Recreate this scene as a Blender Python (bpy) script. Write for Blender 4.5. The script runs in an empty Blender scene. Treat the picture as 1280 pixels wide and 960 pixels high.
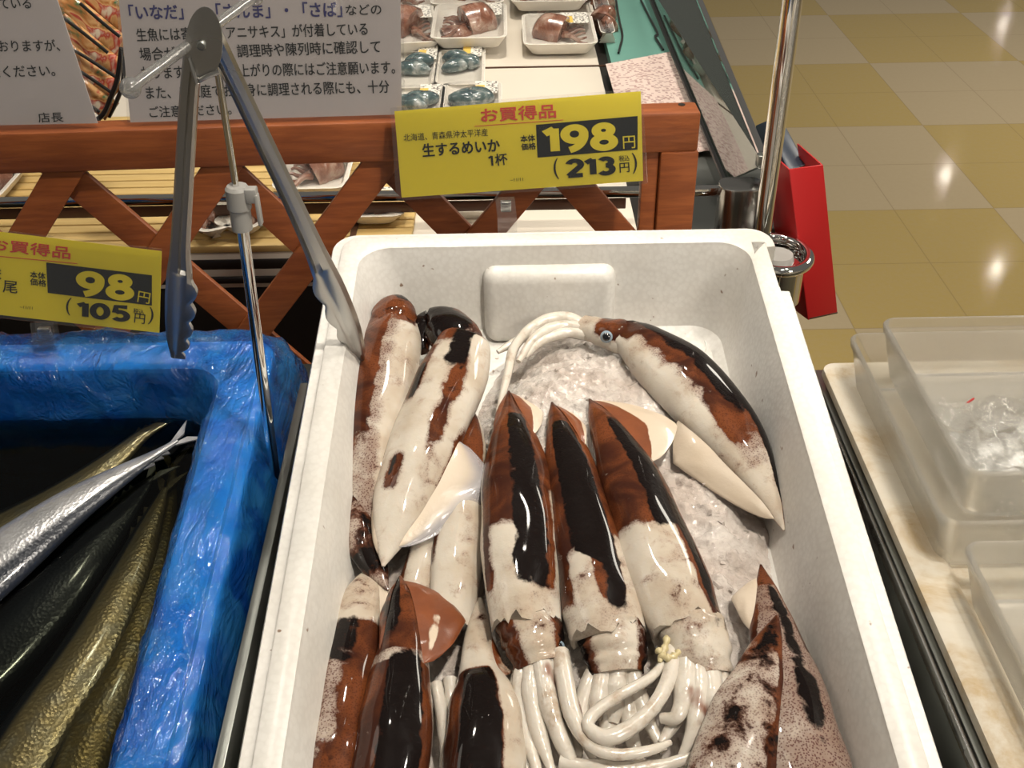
import bpy, bmesh, math, random
import numpy as np
from mathutils import Vector, Matrix, noise

random.seed(7)
S = bpy.context.scene
COL = S.collection

# ------------------------------------------------------------------ camera
FPX, HORIZON, CAM_Z = 1350.0, -460.0, 1.445
PITCH = math.atan2(480 - HORIZON, FPX)
ROLL = math.radians(1.0)
f_ = np.array([0, math.cos(PITCH), -math.sin(PITCH)])
u0 = np.array([0, math.sin(PITCH), math.cos(PITCH)])
r0 = np.array([1.0, 0, 0])
r_ = math.cos(ROLL) * r0 - math.sin(ROLL) * u0
u_ = math.sin(ROLL) * r0 + math.cos(ROLL) * u0
CP = np.array([0, 0, CAM_Z])
cam_data = bpy.data.cameras.new('camera')
cam = bpy.data.objects.new('camera', cam_data)
COL.objects.link(cam)
cam_data.sensor_width = 36.0
cam_data.lens = 36.0 * FPX / 1280.0
cam_data.clip_start = 0.02
cam.matrix_world = Matrix(((r_[0], u_[0], -f_[0], CP[0]), (r_[1], u_[1], -f_[1], CP[1]),
                           (r_[2], u_[2], -f_[2], CP[2]), (0, 0, 0, 1)))
S.camera = cam

# ------------------------------------------------------------------ light
S.view_settings.view_transform = 'Standard'
S.view_settings.look = 'None'
S.view_settings.gamma = 1.0
S.view_settings.use_curve_mapping = False
S.view_settings.exposure = 0.0
W = bpy.data.worlds.new('store_ambient')
S.world = W
W.use_nodes = True
W.node_tree.nodes['Background'].inputs[0].default_value = (1.0, 0.93, 0.82, 1)
W.node_tree.nodes['Background'].inputs[1].default_value = 0.13


def lamp(name, loc, size, power, color=(1, 0.92, 0.80), target=None, spread=180):
    L = bpy.data.lights.new(name, 'AREA')
    L.shape = 'DISK'
    L.size = size
    L.energy = power
    L.color = color
    L.spread = math.radians(spread)
    o = bpy.data.objects.new(name, L)
    COL.objects.link(o)
    o.location = loc
    if target is None:
        d = Vector((0, 0, -1))
    else:
        d = Vector(target) - Vector(loc)
    o.rotation_euler = d.to_track_quat('-Z', 'Y').to_euler()
    return o


lamp('ceiling_spotlight', (0.42, 0.12, 2.75), 0.10, 4.2, target=(0.08, 0.62, 1.0), spread=70)
lamp('ceiling_spotlight', (0.75, 0.85, 2.75), 0.10, 2.6, target=(0.15, 0.7, 1.0), spread=80)
lamp('ceiling_spotlight', (-0.35, 1.15, 2.75), 0.10, 1.7, target=(-0.1, 0.9, 1.0), spread=90)
lamp('ceiling_spotlight', (0.1, 1.5, 2.75), 0.10, 3.6, target=(0.05, 1.6, 0.93), spread=70)
for k, (x, y) in enumerate([(4.1, 9.4), (3.9, 7.6), (3.6, 5.9), (6.4, 14.0)]):
    lamp('ceiling_spotlight', (x, y, 2.8), 0.07, 1.6)
lamp('ceiling_fill', (2.6, 3.2, 2.8), 1.2, 66, color=(1, 0.93, 0.80))  # unseen fill light, added overhead to brighten the floor tiles
lamp('ceiling_fill', (-2.0, 1.0, 2.8), 1.0, 6)
lamp('ceiling_fill', (1.9, -1.7, 2.8), 0.7, 30, target=(0.0, 0.8, 1.0))  # added frontal fill for notices and signs, unseen behind the camera


# ------------------------------------------------------------------ projection of photo pixels on real planes
def ray(x, y):
    return f_ + (x - 640) / FPX * r_ - (y - 480) / FPX * u_


def at_plane(x, y, o, n):
    d = ray(x, y)
    o = np.array(o, float)
    return CP + d * (np.dot(n, o - CP) / np.dot(n, d))


def at_y(x, y, Y):
    return at_plane(x, y, (0, Y, 0), np.array([0, 1.0, 0]))


def at_z(x, y, z):
    return at_plane(x, y, (0, 0, z), np.array([0, 0, 1.0]))


def depth(P):
    return float(np.dot(np.array(P) - CP, f_))


# ------------------------------------------------------------------ object helpers
ORG = {}


def props(o, label=None, cat=None, group=None, kind=None):
    if label: o['label'] = label
    if cat: o['category'] = cat
    if group: o['group'] = group
    if kind: o['kind'] = kind
    return o


def thing(name, label, cat, loc, group=None):
    o = bpy.data.objects.new(name, None)
    o.empty_display_size = 0.02
    COL.objects.link(o)
    o.location = Vector(loc)
    ORG[o] = np.array(loc, float)
    return props(o, label, cat, group)


class MB:
    def __init__(self):
        self.v, self.f, self.att = [], [], None

    def add(self, verts, faces):
        k = len(self.v)
        self.v += [tuple(map(float, p)) for p in verts]
        self.f += [tuple(i + k for i in q) for q in faces]
        return self

    def box(self, c, size, ax=None):
        c = np.array(c, float)
        ax = np.eye(3) if ax is None else np.array(ax, float)
        h = np.array(size, float) / 2
        vs = [c + sx * h[0] * ax[0] + sy * h[1] * ax[1] + sz * h[2] * ax[2]
              for sx in (-1, 1) for sy in (-1, 1) for sz in (-1, 1)]
        return self.add(vs, [(0, 1, 3, 2), (4, 6, 7, 5), (0, 4, 5, 1), (2, 3, 7, 6), (0, 2, 6, 4), (1, 5, 7, 3)])

    def hexa(self, b, t):
        """bottom quad, top quad"""
        return self.add(list(b) + list(t), [(3, 2, 1, 0), (4, 5, 6, 7), (0, 1, 5, 4), (1, 2, 6, 5), (2, 3, 7, 6), (3, 0, 4, 7)])

    def loops(self, loops, cap0=False, cap1=False, close=True):
        n = len(loops[0])
        vs = [p for L in loops for p in L]
        fs = []
        for i in range(len(loops) - 1):
            for j in range(n if close else n - 1):
                a, b = i * n + j, i * n + (j + 1) % n
                fs.append((a, b, b + n, a + n))
        if cap0: fs.append(tuple(reversed(range(n))))
        if cap1: fs.append(tuple((len(loops) - 1) * n + j for j in range(n)))
        return self.add(vs, fs)

    def tube(self, pts, rad, n=10, cap=True):
        pts = [np.array(p, float) for p in pts]
        if not hasattr(rad, '__len__'): rad = [rad] * len(pts)
        T = tangents(pts)
        up = np.array([0, 0, 1.0]) if abs(T[0][2]) < 0.9 else np.array([0, 1.0, 0])
        loops = []
        a = np.cross(T[0], up)
        for p, t, r in zip(pts, T, rad):
            a = a - t * np.dot(a, t)
            a /= np.linalg.norm(a) + 1e-9
            b = np.cross(t, a)
            loops.append([p + r * (math.cos(w) * a + math.sin(w) * b) for w in np.linspace(0, 2 * math.pi, n, endpoint=False)])
        return self.loops(loops, cap, cap)

    def lathe(self, c, prof, n=24, ax=None):
        c = np.array(c, float)
        ax = np.eye(3) if ax is None else np.array(ax, float)
        loops = [[c + z * ax[2] + r * (math.cos(w) * ax[0] + math.sin(w) * ax[1]) for w in np.linspace(0, 2 * math.pi, n, endpoint=False)]
                 for r, z in prof]
        return self.loops(loops, True, True)

    def grid(self, P):
        r, c = len(P), len(P[0])
        return self.add([p for row in P for p in row],
                        [(i * c + j, i * c + j + 1, (i + 1) * c + j + 1, (i + 1) * c + j) for i in range(r - 1) for j in range(c - 1)])

    def build(self, name, mat, parent=None, smooth=30, bevel=0, seg=2, loc=None):
        me = bpy.data.meshes.new(name)
        org = np.zeros(3)
        if parent is not None: org = ORG[parent]
        elif loc is not None: org = np.array(loc, float)
        me.from_pydata([tuple(np.array(p) - org) for p in self.v], [], self.f)
        if self.att is not None:
            for k, arr in self.att.items():
                at = me.color_attributes.new(k, 'FLOAT_COLOR', 'POINT')
                at.data.foreach_set('color', np.asarray(arr, np.float32).ravel())
        bm = bmesh.new()
        bm.from_mesh(me)
        if bevel:
            es = [e for e in bm.edges if len(e.link_faces) == 2 and e.calc_face_angle(0) > 0.6]
            bmesh.ops.bevel(bm, geom=es, offset=bevel, segments=seg, affect='EDGES', profile=0.5)
        bmesh.ops.recalc_face_normals(bm, faces=bm.faces)
        bm.to_mesh(me)
        bm.free()
        if smooth:
            me.shade_smooth()
            me.set_sharp_from_angle(angle=math.radians(smooth))
        me.materials.append(mat)
        o = bpy.data.objects.new(name, me)
        COL.objects.link(o)
        if parent is not None:
            o.parent = parent
        elif loc is not None:
            o.location = Vector(loc)
        ORG[o] = org
        return o


def tangents(pts):
    T = []
    for i in range(len(pts)):
        d = pts[min(i + 1, len(pts) - 1)] - pts[max(i - 1, 0)]
        T.append(d / (np.linalg.norm(d) + 1e-9))
    return T


def catmull(P, n):
    """smooth resample of rows of P (any dimension), n samples"""
    P = np.array(P, float)
    m = len(P)
    E = np.vstack([2 * P[0] - P[1], P, 2 * P[-1] - P[-2]])
    out = []
    for t in np.linspace(0, m - 1, n):
        i = min(int(t), m - 2)
        w = t - i
        a, b, c, d = E[i], E[i + 1], E[i + 2], E[i + 3]
        out.append(0.5 * ((2 * b) + (c - a) * w + (2 * a - 5 * b + 4 * c - d) * w * w + (3 * b - a - 3 * c + d) * w ** 3))
    return np.array(out)


def rrect(x0, x1, y0, y1, r, n=6):
    pts = []
    for cx, cy, a0 in ((x1 - r, y1 - r, 0), (x0 + r, y1 - r, 90), (x0 + r, y0 + r, 180), (x1 - r, y0 + r, 270)):
        for k in range(n + 1):
            w = math.radians(a0 + 90.0 * k / n)
            pts.append((cx + r * math.cos(w), cy + r * math.sin(w)))
    return pts


def sstep(a, b, x):
    t = np.clip((x - a) / (b - a + 1e-9), 0, 1)
    return t * t * (3 - 2 * t)


def band(x, lo, hi, s=0.05):
    return sstep(lo - s, lo + s, x) * (1 - sstep(hi - s, hi + s, x))


# ------------------------------------------------------------------ materials
def new_mat(name):
    m = bpy.data.materials.new(name)
    m.use_nodes = True
    nt = m.node_tree
    nt.nodes.clear()
    out = nt.nodes.new('ShaderNodeOutputMaterial')
    return m, nt, out


class NT:
    def __init__(self, name):
        self.m, self.nt, self.out = new_mat(name)

    def n(self, typ, **kw):
        nd = self.nt.nodes.new('ShaderNode' + typ)
        for k, v in kw.items():
            if k in ('inp',):
                for kk, vv in v.items(): self.set(nd, kk, vv)
            else:
                setattr(nd, k, v)
        return nd

    def set(self, nd, key, v):
        s = nd.inputs[key]
        if isinstance(v, bpy.types.NodeSocket): self.nt.links.new(v, s)
        else: s.default_value = v

    def coord(self, kind='Object', scale=(1, 1, 1), rot=(0, 0, 0)):
        tc = self.n('TexCoord')
        mp = self.n('Mapping', inp={'Scale': scale, 'Rotation': rot})
        self.nt.links.new(tc.outputs[kind], mp.inputs['Vector'])
        return mp.outputs[0]

    def noise(self, vec, scale, detail=3, rough=0.5, dist=0):
        return self.n('TexNoise', inp={'Vector': vec, 'Scale': scale, 'Detail': detail, 'Roughness': rough, 'Distortion': dist}).outputs[0]

    def ramp(self, fac, stops):
        nd = self.n('ValToRGB')
        el = nd.color_ramp.elements
        while len(el) < len(stops): el.new(0.5)
        for e, (p, c) in zip(el, stops):
            e.position = p
            e.color = c if len(c) == 4 else (*c, 1)
        self.set(nd, 'Fac', fac)
        return nd.outputs[0]

    def mix(self, fac, a, b, mode='MIX'):
        nd = self.n('Mix', data_type='RGBA', blend_type=mode)
        self.set(nd, 0, fac)
        for i, c in ((6, a), (7, b)):
            if isinstance(c, tuple) and len(c) == 3: c = (*c, 1)
            self.set(nd, i, c)
        return nd.outputs[2]

    def math(self, op, a, b=0.0, c=None, clamp=False):
        nd = self.n('Math', operation=op, use_clamp=clamp)
        self.set(nd, 0, a)
        self.set(nd, 1, b)
        if c is not None: self.set(nd, 2, c)
        return nd.outputs[0]

    def maprange(self, v, a, b, c=0.0, d=1.0):
        return self.n('MapRange', interpolation_type='SMOOTHSTEP', inp={0: v, 1: a, 2: b, 3: c, 4: d}).outputs[0]

    def bump(self, h, strength=0.3, dist=0.002):
        return self.n('Bump', inp={'Height': h, 'Strength': strength, 'Distance': dist}).outputs[0]

    def bsdf(self, color, rough=0.5, **kw):
        nd = self.n('BsdfPrincipled')
        if isinstance(color, tuple) and len(color) == 3: color = (*color, 1)
        self.set(nd, 'Base Color', color)
        self.set(nd, 'Roughness', rough)
        for k, v in kw.items(): self.set(nd, k.replace('_', ' '), v)
        return nd

    def done(self, sh):
        self.nt.links.new(sh if isinstance(sh, bpy.types.NodeSocket) else sh.outputs[0], self.out.inputs[0])
        return self.m


def plain(name, color, rough=0.5, var=0.08, scale=30, **kw):
    t = NT(name)
    v = t.coord()
    c = t.mix(t.noise(v, scale), tuple(x * (1 - var) for x in color), tuple(min(1, x * (1 + var)) for x in color))
    return t.done(t.bsdf(c, rough, **kw))


def mk_foam():
    t = NT('white_foam')
    v = t.coord()
    vo = t.n('TexVoronoi', inp={'Vector': v, 'Scale': 260.0})
    n1 = t.noise(v, 9, 4)
    c = t.mix(t.maprange(n1, 0.40, 0.75), (0.72, 0.705, 0.67), (0.63, 0.60, 0.55))
    c = t.mix(t.maprange(vo.outputs['Distance'], 0.35, 0.75, 0, 0.22), c, (0.50, 0.47, 0.43))
    sp = t.noise(v, 130, 2, 0.4)
    c = t.mix(t.maprange(sp, 0.74, 0.80), c, (0.25, 0.17, 0.12))
    return t.done(t.bsdf(c, 0.38, Normal=t.bump(vo.outputs['Distance'], 0.09, 0.0012), Coat_Weight=0.15, Coat_Roughness=0.2))


def mk_wood():
    t = NT('red_stained_wood')
    v = t.coord(scale=(6, 60, 60))
    g = t.noise(v, 3.0, 6, 0.65, 0.4)
    c = t.mix(t.maprange(g, 0.3, 0.75), (0.20, 0.050, 0.012), (0.32, 0.090, 0.023))
    n2 = t.noise(t.coord(), 14, 3)
    c = t.mix(t.maprange(n2, 0.55, 0.8, 0, 0.5), c, (0.15, 0.036, 0.010))
    return t.done(t.bsdf(c, 0.45, Normal=t.bump(g, 0.15, 0.001)))


def mk_metal(name, color, rough, brushed=False, bump=0.0):
    t = NT(name)
    v = t.coord(scale=(1, 1, 1))
    n = t.noise(t.coord(scale=(4, 200, 200)) if brushed else v, 8, 4)
    r = t.maprange(n, 0.3, 0.8, rough * 0.7, rough * 1.5)
    c = t.mix(t.noise(v, 25), tuple(x * 0.88 for x in color), color)
    kw = {}
    if bump: kw['Normal'] = t.bump(n, bump, 0.001)
    return t.done(t.bsdf(c, r, Metallic=1.0, **kw))


def mk_clear(name, tint=(0.96, 0.97, 0.97), gloss=0.10, haze=0.0, hazecol=(0.8, 0.8, 0.78), rough=0.06, wrinkle=0.0, wscale=60):
    t = NT(name)
    kw = {}
    if wrinkle:
        nz = t.noise(t.coord(), wscale, 4, 0.6, 0.8)
        kw['Normal'] = t.bump(nz, wrinkle, 0.004)
    fr = t.n('Fresnel', inp={'IOR': 1.45, **({'Normal': kw['Normal']} if kw else {})}).outputs[0]
    tr = t.n('BsdfTransparent', inp={'Color': (*tint, 1)})
    gl = t.n('BsdfGlossy', inp={'Color': (1, 1, 1, 1), 'Roughness': rough, **kw})
    body = tr.outputs[0]
    if haze:
        df = t.n('BsdfDiffuse', inp={'Color': (*hazecol, 1), **kw})
        tl = t.n('BsdfTranslucent', inp={'Color': (*hazecol, 1), **kw})
        m0 = t.n('MixShader', inp={0: 0.5, 1: df.outputs[0], 2: tl.outputs[0]})
        m1 = t.n('MixShader', inp={0: haze, 1: tr.outputs[0], 2: m0.outputs[0]})
        body = m1.outputs[0]
    fac = t.math('ADD', t.math('MULTIPLY', fr, 0.8), gloss * 0.4, clamp=True)
    mx = t.n('MixShader', inp={0: fac, 1: body, 2: gl.outputs[0]})
    return t.done(mx)


def mk_floor():
    t = NT('floor_tiles')
    T = 0.31
    v = t.coord(scale=(1 / 0.30, 1 / 0.333, 1))
    mp = v.node
    mp.inputs['Location'].default_value = (-1.46 / 0.30 + 40, -2.958 / 0.333 + 40, 0.5)
    ch = t.n('TexChecker', inp={'Vector': v, 'Scale': 0.5, 'Color1': (1, 1, 1, 1), 'Color2': (0, 0, 0, 1)})
    n = t.noise(t.coord(), 60, 4, 0.7)
    n2 = t.noise(t.coord(), 5, 4)
    c = t.mix(ch.outputs[1], (0.47, 0.345, 0.125), (0.50, 0.40, 0.255))
    c = t.mix(t.maprange(n, 0.35, 0.7, 0, 0.25), c, (0.46, 0.36, 0.22))
    br = t.n('TexBrick', offset=0.0, squash=1.0, inp={'Vector': v, 'Scale': 1.0, 'Mortar Size': 0.006, 'Brick Width': 1.0, 'Row Height': 1.0,
                                         'Color1': (1, 1, 1, 1), 'Color2': (1, 1, 1, 1), 'Mortar': (0, 0, 0, 1)})
    c = t.mix(br.outputs[0], t.mix(0.30, c, (0.16, 0.11, 0.05)), c)
    return t.done(t.bsdf(c, 0.09, Specular_IOR_Level=0.30))


def mk_squid():
    t = NT('squid_skin')
    v = t.coord()
    at = t.n('Attribute', attribute_name='pig')
    sep = t.n('SeparateColor')
    t.nt.links.new(at.outputs['Color'], sep.inputs[0])
    R, G, B = sep.outputs[0], sep.outputs[1], sep.outputs[2]
    n0 = t.noise(v, 32, 3, 0.55, 0.6)
    n1 = t.noise(v, 85, 6, 0.65, 0.3)
    n2 = t.noise(v, 220, 4, 0.6)
    n3 = t.noise(v, 28, 3, 0.5)
    j = t.math('ADD', t.math('MULTIPLY_ADD', n1, 1.5, -0.75), t.math('MULTIPLY_ADD', n0, 1.6, -0.80))
    fb = t.maprange(t.math('ADD', R, j), 0.34, 0.60)
    fk = t.maprange(t.math('ADD', G, j), 0.34, 0.66)
    flesh = t.mix(t.maprange(n3, 0.35, 0.7), (0.54, 0.49, 0.42), (0.42, 0.345, 0.265))
    flesh = t.mix(t.math('MULTIPLY', t.maprange(n1, 0.52, 0.72), 0.35), flesh, (0.36, 0.24, 0.17))
    vo = t.n('TexVoronoi', inp={'Vector': v, 'Scale': 780.0})
    dot = t.maprange(vo.outputs['Distance'], 0.25, 0.52, 1.0, 0.0)
    halo = t.maprange(t.math('ADD', R, t.math('MULTIPLY', j, 0.7)), 0.02, 0.50)
    bb = t.math('MAXIMUM', t.maprange(t.math('ADD', B, t.math('MULTIPLY', j, 0.7)), 0.22, 0.95), t.math('MULTIPLY', halo, 0.75))
    pur = t.math('MULTIPLY', bb, 0.72)
    flesh = t.mix(pur, flesh, (0.16, 0.085, 0.065))
    flesh = t.mix(t.math('MULTIPLY', dot, t.math('MULTIPLY', bb, 0.9)), flesh, (0.085, 0.030, 0.026))
    brown = t.mix(t.maprange(n0, 0.36, 0.66), (0.036, 0.011, 0.006), (0.140, 0.040, 0.013))
    brown = t.mix(t.maprange(n1, 0.55, 0.75, 0.0, 0.5), brown, (0.035, 0.010, 0.006))
    brown = t.mix(t.math('MULTIPLY', dot, 0.45), brown, (0.04, 0.010, 0.006))
    c = t.mix(fb, flesh, brown)
    c = t.mix(fk, c, (0.006, 0.0035, 0.003))
    h = t.math('ADD', t.math('MULTIPLY', n1, 0.6), t.math('MULTIPLY', n2, 0.4))
    b = t.bsdf(c, 0.30, Specular_IOR_Level=0.03, Coat_Weight=0.6, Coat_Roughness=0.05, Normal=t.bump(h, 0.30, 0.0024))
    t.set(b, 'Subsurface Weight', 0.12)
    t.set(b, 'Subsurface Radius', (0.010, 0.006, 0.004))
    t.set(b, 'Subsurface Scale', 0.2)
    return t.done(b)


def mk_fin():
    t = NT('squid_fin_skin')
    v = t.coord()
    at = t.n('Attribute', attribute_name='pig')
    sep = t.n('SeparateColor')
    t.nt.links.new(at.outputs['Color'], sep.inputs[0])
    R, G, B = sep.outputs[0], sep.outputs[1], sep.outputs[2]
    n1 = t.noise(v, 60, 5, 0.6)
    j = t.math('MULTIPLY_ADD', n1, 0.9, -0.45)
    fb = t.maprange(t.math('ADD', R, j), 0.40, 0.58)
    c = t.mix(t.noise(v, 30), (0.56, 0.44, 0.31), (0.62, 0.54, 0.45))
    c = t.mix(fb, c, t.mix(n1, (0.08, 0.020, 0.008), (0.27, 0.075, 0.02)))
    c = t.mix(t.maprange(t.math('ADD', G, j), 0.4, 0.6), c, (0.012, 0.007, 0.006))
    c = t.mix(t.math('MULTIPLY', t.maprange(B, 0.4, 1.0), 0.55), c, (0.36, 0.40, 0.50))
    b = t.bsdf(c, 0.35, Coat_Weight=0.5, Coat_Roughness=0.08, Normal=t.bump(n1, 0.3, 0.003))
    tr = t.n('BsdfTransparent', inp={'Color': (0.95, 0.95, 0.97, 1)})
    mx = t.n('MixShader', inp={0: t.math('MULTIPLY', B, 0.6), 1: b.outputs[0], 2: tr.outputs[0]})
    return t.done(mx)


def mk_arm():
    t = NT('squid_arm_skin')
    v = t.coord()
    n1 = t.noise(v, 70, 4, 0.6)
    c = t.mix(t.maprange(n1, 0.5, 0.75), (0.60, 0.55, 0.48), (0.40, 0.31, 0.23))
    n2 = t.noise(v, 26, 3)
    c = t.mix(t.maprange(n2, 0.62, 0.70), c, (0.20, 0.08, 0.05))
    b = t.bsdf(c, 0.2, Coat_Weight=0.8, Coat_Roughness=0.05, Normal=t.bump(t.math('ADD', t.math('MULTIPLY', n1, 0.8), t.math('MULTIPLY', t.n('TexVoronoi', inp={'Vector': v, 'Scale': 330.0}).outputs['Distance'], 0.4)), 0.25, 0.0018))
    t.set(b, 'Subsurface Weight', 0.12)
    t.set(b, 'Subsurface Radius', (0.010, 0.007, 0.005))
    t.set(b, 'Subsurface Scale', 0.5)
    return t.done(b)


def mk_ice():
    t = NT('crushed_ice')
    v = t.coord()
    n1 = t.noise(v, 110, 6, 0.7, 0.5)
    vo = t.n('TexVoronoi', inp={'Vector': v, 'Scale': 170.0})
    c = t.mix(t.maprange(t.noise(v, 26, 4), 0.35, 0.7), (0.80, 0.74, 0.69), (0.60, 0.51, 0.45))
    h = t.math('ADD', n1, t.math('MULTIPLY', vo.outputs['Distance'], 0.6))
    b = t.bsdf(c, 0.08, IOR=1.31, Transmission_Weight=0.30, Coat_Weight=0.9, Coat_Roughness=0.02, Normal=t.bump(h, 0.8, 0.003))
    return t.done(b)


def mk_blue_film():
    t = NT('blue_film')
    v = t.coord()
    nz = t.math('ABSOLUTE', t.math('SUBTRACT', t.noise(t.coord(scale=(1.6, .55, 1.2)), 30, 4, 0.55, 1.0), 0.5))
    n2 = t.math('ABSOLUTE', t.math('SUBTRACT', t.noise(v, 105, 3, 0.6, 0.8), 0.5))
    nz = t.math('ADD', nz, t.math('MULTIPLY', n2, 0.14))
    nm = t.bump(nz, 0.9, 0.009)
    fr = t.n('Fresnel', inp={'IOR': 1.5, 'Normal': nm}).outputs[0]
    tr = t.n('BsdfTransparent', inp={'Color': (0.10, 0.50, 0.98, 1)})
    bc = t.mix(t.maprange(t.noise(t.coord(), 24, 4, 0.6, 0.8), 0.38, 0.64), (0.008, 0.11, 0.58), (0.05, 0.36, 0.90))
    df = t.n('BsdfDiffuse', inp={'Color': bc, 'Normal': nm})
    tl = t.n('BsdfTranslucent', inp={'Color': (0.03, 0.31, 0.88, 1), 'Normal': nm})
    m0 = t.n('MixShader', inp={0: 0.4, 1: df.outputs[0], 2: tl.outputs[0]})
    m1 = t.n('MixShader', inp={0: 0.30, 1: tr.outputs[0], 2: m0.outputs[0]})
    gl = t.n('BsdfGlossy', inp={'Color': (1, 1, 1, 1), 'Roughness': 0.10, 'Normal': nm})
    mx = t.n('MixShader', inp={0: t.math('ADD', t.math('MULTIPLY', fr, 1.0), 0.02, clamp=True), 1: m1.outputs[0], 2: gl.outputs[0]})
    return t.done(mx)


def mk_water():
    t = NT('dark_water')
    v = t.coord()
    nz = t.noise(v, 18, 3, 0.5)
    nm = t.bump(nz, 0.12, 0.01)
    fr = t.n('Fresnel', inp={'IOR': 1.33, 'Normal': nm}).outputs[0]
    tr = t.n('BsdfTransparent', inp={'Color': (0.86, 0.88, 0.84, 1)})
    ab = t.n('VolumeAbsorption', inp={'Color': (0.34, 0.36, 0.28, 1), 'Density': 80.0})
    t.nt.links.new(ab.outputs[0], t.out.inputs[1])
    gl = t.n('BsdfGlossy', inp={'Color': (1, 1, 1, 1), 'Roughness': 0.03, 'Normal': nm})
    return t.done(t.n('MixShader', inp={0: fr, 1: tr.outputs[0], 2: gl.outputs[0]}))


def mk_fish():
    t = NT('saury_skin')
    v = t.coord()
    at = t.n('Attribute', attribute_name='pig')
    sep = t.n('SeparateColor')
    t.nt.links.new(at.outputs['Color'], sep.inputs[0])
    R, G, B = sep.outputs[0], sep.outputs[1], sep.outputs[2]
    n1 = t.noise(v, 60, 4, 0.6)
    sil = t.mix(B, (0.66, 0.66, 0.67), (0.42, 0.30, 0.13))
    sil = t.mix(t.maprange(n1, 0.4, 0.7, 0, 0.4), sil, (0.30, 0.31, 0.32))
    c = t.mix(t.maprange(R, 0.25, 0.75), sil, (0.018, 0.022, 0.032))
    wv = t.n('TexVoronoi', inp={'Vector': v, 'Scale': 420.0})
    return t.done(t.bsdf(c, 0.30, Metallic=t.maprange(R, 0.2, 0.8, 0.75, 0.1), Coat_Weight=0.5, Coat_Roughness=0.1,
                         Normal=t.bump(t.math('ADD', wv.outputs['Distance'], n1), 0.18, 0.0012)))


def mk_bamboo():
    t = NT('yellow_bamboo')
    g = t.noise(t.coord(scale=(3, 60, 60)), 4, 5, 0.6)
    c = t.mix(g, (0.50, 0.32, 0.10), (0.74, 0.55, 0.24))
    kn = t.noise(t.coord(), 9, 2)
    c = t.mix(t.maprange(kn, 0.72, 0.78), c, (0.22, 0.11, 0.04))
    return t.done(t.bsdf(c, 0.45))


def mk_tray():
    t = NT('stained_white_plastic')
    v = t.coord()
    n1 = t.noise(v, 11, 6, 0.7, 0.5)
    n2 = t.noise(v, 55, 5, 0.7)
    c = t.mix(t.maprange(n1, 0.42, 0.66), (0.64, 0.59, 0.50), (0.48, 0.36, 0.21))
    c = t.mix(t.maprange(t.math('MULTIPLY', n1, n2), 0.36, 0.46), c, (0.26, 0.13, 0.05))
    return t.done(t.bsdf(c, 0.35))


def mk_snack():
    t = NT('printed_snack_film')
    v = t.coord()
    n1 = t.noise(v, 36, 3, 0.5, 0.9)
    c = t.ramp(n1, [(0.34, (0.02, 0.13, 0.05)), (0.43, (0.50, 0.20, 0.06)), (0.50, (0.70, 0.42, 0.18)), (0.55, (0.50, 0.06, 0.04)), (0.62, (0.75, 0.65, 0.50))])
    return t.done(t.bsdf(c, 0.2, Coat_Weight=0.9, Coat_Roughness=0.05, Normal=t.bump(t.noise(v, 40, 4, 0.6, 1), 0.4, 0.004)))


def mk_fishmeat():
    t = NT('packed_seafood')
    v = t.coord()
    n1 = t.noise(v, 45, 5, 0.6, 0.5)
    c = t.ramp(n1, [(0.3, (0.10, 0.035, 0.02)), (0.5, (0.25, 0.11, 0.07)), (0.7, (0.50, 0.38, 0.30))])
    return t.done(t.bsdf(c, 0.25, Coat_Weight=0.6, Normal=t.bump(n1, 0.4, 0.003)))


def mk_bluefish():
    t = NT('packed_mackerel')
    v = t.coord()
    n1 = t.noise(v, 50, 5, 0.6, 0.5)
    c = t.ramp(n1, [(0.3, (0.03, 0.05, 0.06)), (0.5, (0.09, 0.13, 0.13)), (0.7, (0.42, 0.44, 0.42))])
    return t.done(t.bsdf(c, 0.2, Coat_Weight=0.6, Normal=t.bump(n1, 0.4, 0.003)))


def mk_paper_print(name, base, ink, sx, sy, dens=0.55):
    """paper carrying rows of tiny illegible print"""
    t = NT(name)
    v = t.coord(scale=(sx, sx, sy))
    n = t.n('TexWhiteNoise', noise_dimensions='3D')
    fl = t.n('VectorMath', operation='FLOOR')
    t.nt.links.new(v, fl.inputs[0])
    t.nt.links.new(fl.outputs[0], n.inputs[0])
    c = t.mix(t.math('GREATER_THAN', n.outputs[0], dens), (*base, 1), (*ink, 1))
    return t.done(t.bsdf(c, 0.5))


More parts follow.
